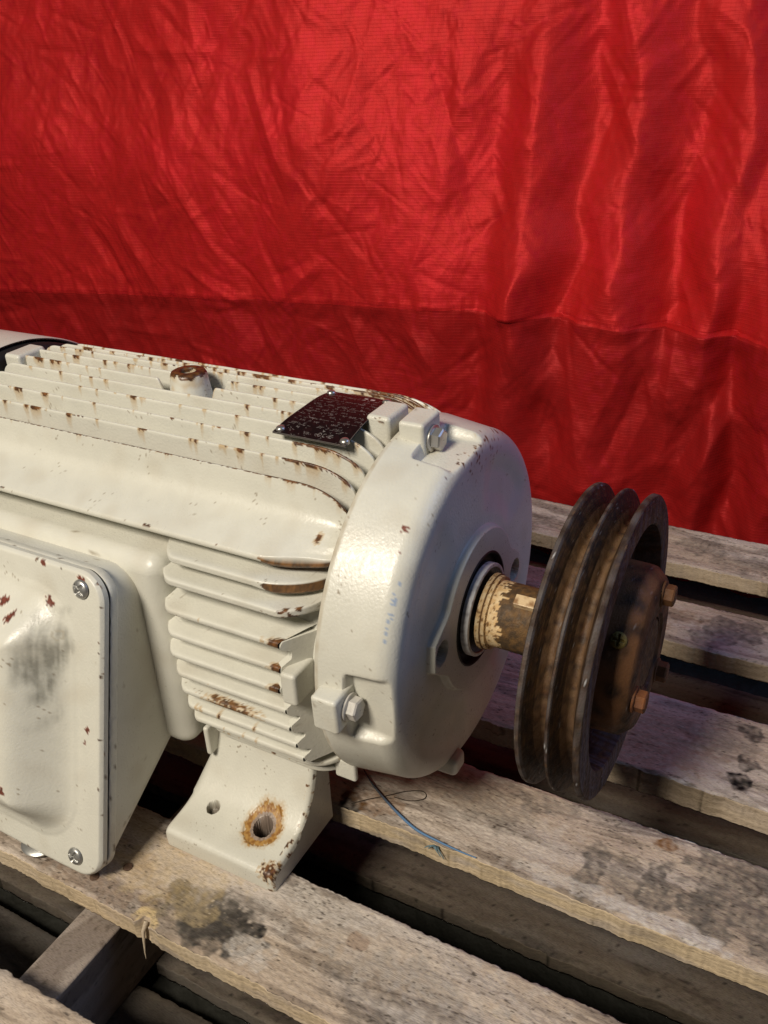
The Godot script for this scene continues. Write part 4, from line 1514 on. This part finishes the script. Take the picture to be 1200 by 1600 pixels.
func build_curtain() -> void:
	var t := thing("red_curtain", "creased red nylon curtain with a sewn hem hanging behind the pallet", "curtain")
	var x0 := -2.00
	var x1 := 1.10
	var y0 := -0.135
	var y1 := 1.02
	var st := 0.0030
	var nx := int((x1 - x0) / st) + 1
	var ny := int((y1 - y0) / st) + 1
	var h := PackedFloat32Array()
	h.resize(nx * ny)
	# hanging folds: sharp crests and valleys, drifting with height
	var fx := [-2.30, -2.12, -1.98, -1.80, -1.62, -1.30, -1.02, -0.86, -0.70, -0.585, -0.46, -0.36, -0.292, -0.222, -0.157, -0.096, -0.010, 0.060, 0.098, 0.175, 0.26, 0.36, 0.47, 0.60, 0.72, 0.95, 1.2]
	var fz := [0.0, 0.012, -0.008, 0.012, -0.006, 0.010, -0.004, 0.009, -0.005, 0.011, -0.006, 0.005, -0.012, 0.012, -0.022, -0.004, -0.040, -0.018, -0.036, -0.010, -0.040, -0.016, -0.044, -0.02, -0.04, -0.02, -0.04]
	for i in nx:
		var x := x0 + i * st
		var sx := seam_height(x)
		for j in ny:
			var y := y0 + j * st
			var drift := 0.030 * fb(Vector3(x * 2.5, y * 3.2, 4.0)) + 0.012 * fb(Vector3(x * 8.0, y * 7.0, 8.0))
			var xx := x + drift + (0.02 * (0.3 - y) if x < -0.35 else 0.0)
			var base := 0.0
			for k in fx.size() - 1:
				if xx < fx[k + 1] or k == fx.size() - 2:
					var u := clampf((xx - fx[k]) / (fx[k + 1] - fx[k]), 0.0, 1.0)
					base = lerpf(fz[k], fz[k + 1], lerpf(u, smoothstep(0.0, 1.0, u), 0.8))
					break
			var amp := lerpf(0.75, 1.05, smoothstep(0.7, 0.25, y)) if y > sx else lerpf(0.55, 0.85, smoothstep(0.0, 0.25, y))
			var left := smoothstep(-0.25, -0.60, x)
			amp *= lerpf(1.0, 0.7, left) * (0.85 + 0.6 * fb(Vector3(x * 4.0, y * 3.0, 15.0)))
			var z := base * amp * lerpf(1.75, 1.2, left) - lerpf(0.32, 0.10, smoothstep(0.15, -0.9, x)) * maxf(0.0, y - 0.22) * smoothstep(0.2, 0.45, y)
			z += 0.016 * noise_b.get_noise_3dv(Vector3(x * 2.6, y * 1.3, 1.0))
			# crumpled nylon: many small facets, stretched along two diagonals
			var wx := x + 0.02 * fb(Vector3(x * 9.0, y * 9.0, 2.0))
			var wy := y + 0.02 * fb(Vector3(x * 9.0, y * 9.0, 6.0))
			var k1 := 0.6 + 0.6 * fb(Vector3(x * 3.0, y * 3.0, 12.0))
			z += 0.0068 * k1 * noise_c.get_noise_2d((wx + 0.45 * wy) * 21.0, (wy - 0.6 * wx) * 8.0)
			z += 0.0060 * (1.1 - k1) * noise_c.get_noise_2d((wx - 0.55 * wy) * 24.0 + 50.0, (wy + 0.5 * wx) * 10.0)
			z += 0.0014 * noise_c.get_noise_2d((wx - 0.3 * wy) * 55.0 + 9.0, (wy + 0.4 * wx) * 34.0)
			z += 0.0003 * fb(Vector3(x * 80.0, y * 55.0, 3.0))
			if y < sx:
				z += 0.0085 * smoothstep(0.0, 0.03, sx - y) * noise_c.get_noise_2d((wx + 0.35 * wy) * 13.0 + 7.0, (wy - 0.5 * wx) * 6.0)
			# a soft belly on the left that turns the cloth above the seam away from the lamp
			z += 0.024 * exp(-pow((y - 0.47) / 0.13, 2.0)) * smoothstep(-0.22, -0.55, x)
			# gathering just above and below the seam
			var g := exp(-absf(y - sx) / 0.020)
			z += g * 0.0035 * fb(Vector3(x * 48.0, 5.0, 0.0)) + g * 0.0012 * fb(Vector3(x * 160.0, 5.0, 0.0))
			z += 0.0008 * exp(-pow((y - sx - 0.006) / 0.004, 2.0))
			h[i * ny + j] = z
	# creases: tent-shaped ridges, most of them steep diagonals
	rng.seed = 41
	var creases: Array = [[-0.342, 0.525, -1.16, 0.13, 0.030, -0.010], [-0.96, 0.32, -0.95, 0.11, 0.024, 0.007], [-1.04, 0.31, -0.93, 0.11, 0.02, -0.006], [-0.76, 0.56, 1.35, 0.07, 0.03, 0.005], [-0.655, 0.54, -1.1, 0.11, 0.02, 0.006], [-0.60, 0.30, 0.7, 0.06, 0.018, 0.006], [-0.113, 0.11, -1.35, 0.16, 0.055, 0.017], [-0.042, 0.13, 1.25, 0.10, 0.030, -0.014], [0.021, 0.15, 1.60, 0.15, 0.050, 0.020], [0.066, 0.12, 1.226, 0.13, 0.030, -0.014], [0.105, 0.13, 1.226, 0.17, 0.045, 0.016], [-0.20, 0.14, -1.1, 0.12, 0.04, -0.010], [-0.24, 0.16, 1.2, 0.12, 0.035, 0.010], [0.17, 0.10, -1.2, 0.12, 0.04, 0.012], [0.22, 0.16, 1.3, 0.12, 0.04, -0.012], [-0.36, 0.19, -1.0, 0.10, 0.03, 0.008], [-0.49, 0.19, -1.15, 0.08, 0.025, 0.008], [-0.10, 0.30, 1.0, 0.06, 0.022, 0.008], [0.03, 0.30, -1.0, 0.06, 0.022, 0.008], [-0.22, 0.31, 1.2, 0.05, 0.02, 0.008], [0.02, 0.48, -0.9, 0.12, 0.02, 0.004], [-0.10, 0.56, -1.0, 0.10, 0.016, 0.005], [-0.83, 0.42, -1.0, 0.12, 0.02, 0.005], [-0.50, 0.62, 1.3, 0.12, 0.03, 0.006]]
	for k in 1900:
		var steep := rng.randf() < 0.72
		var a := (rng.randf_range(0.65, 1.35) if rng.randf() < 0.42 else rng.randf_range(-1.35, -0.65)) if steep else rng.randf_range(-0.6, 0.6)
		var len := rng.randf_range(0.012, 0.075) * (1.0 if rng.randf() < 0.75 else 1.7)
		var wid := maxf(0.0042, len * rng.randf_range(0.07, 0.17))
		creases.append([rng.randf_range(x0, x1), rng.randf_range(y0, y1), a, len, wid, wid * rng.randf_range(0.06, 0.26) * (1.0 if rng.randf() < 0.5 else -1.0)])
	for e in creases:
		var c := Vector2(e[0], e[1])
		var d := Vector2.from_angle(e[2])
		var n := Vector2(-d.y, d.x)
		var l: float = e[3]
		var w: float = e[4]
		var rr := l + w
		for i in range(maxi(0, int((c.x - rr - x0) / st)), mini(nx, int((c.x + rr - x0) / st) + 1)):
			for j in range(maxi(0, int((c.y - rr - y0) / st)), mini(ny, int((c.y + rr - y0) / st) + 1)):
				var q := Vector2(x0 + i * st, y0 + j * st) - c
				var al := absf(q.dot(d)) / l
				var pe := q.dot(n) / w
				if al < 1.0 and absf(pe) < 1.0:
					var one := 1.0 - absf(pe)
					h[i * ny + j] += e[5] * one * (1.0 - al * al)
	for which in 2:
		# which 0: the main cloth above the seam; 1: the hem band below it
		var lo := int((0.185 - y0) / st) if which == 0 else 0
		var hi := ny - 2 if which == 0 else int((0.290 - y0) / st)
		var ps := PackedVector3Array()
		var ns := PackedVector3Array()
		var cs := PackedColorArray()
		for i in nx:
			var x := x0 + i * st
			var sx := seam_height(x)
			var i0 := maxi(i - 1, 0)
			var i1 := mini(i + 1, nx - 1)
			for j in range(lo, hi + 1):
				var y := y0 + j * st
				y = maxf(y, sx - 0.0012) if which == 0 else minf(y, sx + 0.0010)
				var jj := clampf((y - y0) / st, 0.0, ny - 2.001)
				var j0 := int(jj)
				var f := jj - j0
				var hz := lerpf(h[i * ny + j0], h[i * ny + j0 + 1], f)
				var jc := clampi(int(round(jj)), 1, ny - 2)
				var dx := (h[i1 * ny + jc] - h[i0 * ny + jc]) / ((i1 - i0) * st)
				var dy := (h[i * ny + jc + 1] - h[i * ny + jc - 1]) / (2.0 * st)
				var p := Vector3(x, y, -0.634 + hz + (0.0004 if which == 0 else 0.0))
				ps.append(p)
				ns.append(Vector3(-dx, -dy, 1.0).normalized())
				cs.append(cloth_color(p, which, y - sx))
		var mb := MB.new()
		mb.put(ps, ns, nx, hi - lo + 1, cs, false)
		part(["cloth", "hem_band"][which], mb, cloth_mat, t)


func cloth_color(p: Vector3, which: int, over: float) -> Color:
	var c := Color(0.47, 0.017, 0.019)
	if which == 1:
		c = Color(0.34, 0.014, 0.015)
	var l := noise_b.get_noise_3dv(p * 5.0)
	c = c * (1.0 + 0.14 * l + 0.07 * fb(p * 60.0))
	# a grey scuff here and there
	# stitches
	if which == 0 and over > 0.002 and over < 0.0062 and fmod(absf(p.x), 0.006) < 0.0036:
		c = c.lerp(Color(0.22, 0.006, 0.008), 0.15)
	c.a = 1.0
	return c


# ------------------------------------------------------------------
func _ready() -> void:
	# camera
	var cam := Camera3D.new()
	cam.name = "camera"
	cam.fov = 59.14
	cam.near = 0.02
	cam.far = 60.0
	cam.transform = Transform3D(Basis(Vector3(0.87729, -0.04325, -0.47802), Vector3(-0.19764, 0.87503, -0.44189), Vector3(0.43739, 0.48214, 0.75910)).orthonormalized(), Vector3(0.2731, AX + 0.4800, 0.6316))
	add_child(cam)
	cam.current = true
	# the dim hall around
	var env := Environment.new()
	env.background_mode = Environment.BG_COLOR
	env.background_color = Color(0.016, 0.019, 0.025).linear_to_srgb()
	env.tonemap_mode = Environment.TONE_MAPPER_LINEAR
	env.tonemap_exposure = 1.0
	env.sdfgi_enabled = true
	env.ssao_enabled = true
	env.ssil_enabled = true
	var we := WorldEnvironment.new()
	we.name = "environment"
	we.environment = env
	add_child(we)
	# warm ceiling lamp in front and above, added cool fill for daylight bounced from the right
	area("hall_lamp", Vector3(-0.45, 2.22, 1.98), Vector3(-0.1, 0.25, -0.1), Vector2(0.7, 0.7), Color(1.0, 0.955, 0.885), 9.5)
	area("cool_fill", Vector3(1.55, 1.70, -0.70), Vector3(0.0, 0.22, 0.0), Vector2(1.3, 1.3), Color(0.63, 0.76, 1.0), 1.3)

	for n in [noise_a, noise_b, noise_c]:
		n.noise_type = FastNoiseLite.TYPE_SIMPLEX_SMOOTH
		n.frequency = 1.0
		n.fractal_type = FastNoiseLite.FRACTAL_NONE
	noise_a.seed = 7
	noise_c.noise_type = FastNoiseLite.TYPE_CELLULAR
	noise_c.cellular_return_type = FastNoiseLite.RETURN_DISTANCE
	noise_c.cellular_distance_function = FastNoiseLite.DISTANCE_EUCLIDEAN
	noise_c.seed = 3
	noise_b.seed = 19
	noise_b.fractal_type = FastNoiseLite.FRACTAL_FBM
	noise_b.fractal_octaves = 3
	make_materials()
	# setting
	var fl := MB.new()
	fl.sheet(PackedVector3Array([Vector3(-4, -0.1375, -3), Vector3(-4, -0.1375, 4), Vector3(4, -0.1375, -3), Vector3(4, -0.1375, 4)]), 2, 2, PackedColorArray([Color(0.018, 0.016, 0.014)]), Vector3.UP, true)  # near-black: the shade under the pallet is put into the floor colour
	var fm := material("shaded_concrete", 0.8, 0.0, 0.4)
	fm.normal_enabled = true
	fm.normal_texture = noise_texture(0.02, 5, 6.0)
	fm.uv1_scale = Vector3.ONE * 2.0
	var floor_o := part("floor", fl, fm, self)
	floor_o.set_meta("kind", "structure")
	build_curtain()
	build_pallet()
	build_motor()
	build_pulley()
	build_strand()


func area(called: String, at: Vector3, to: Vector3, size: Vector2, color: Color, energy: float) -> void:
	var l := AreaLight3D.new()
	l.name = called
	l.area_size = size
	l.light_color = color
	l.light_energy = energy
	l.area_range = 12.0
	l.shadow_enabled = true
	add_child(l)
	l.look_at_from_position(at, to)
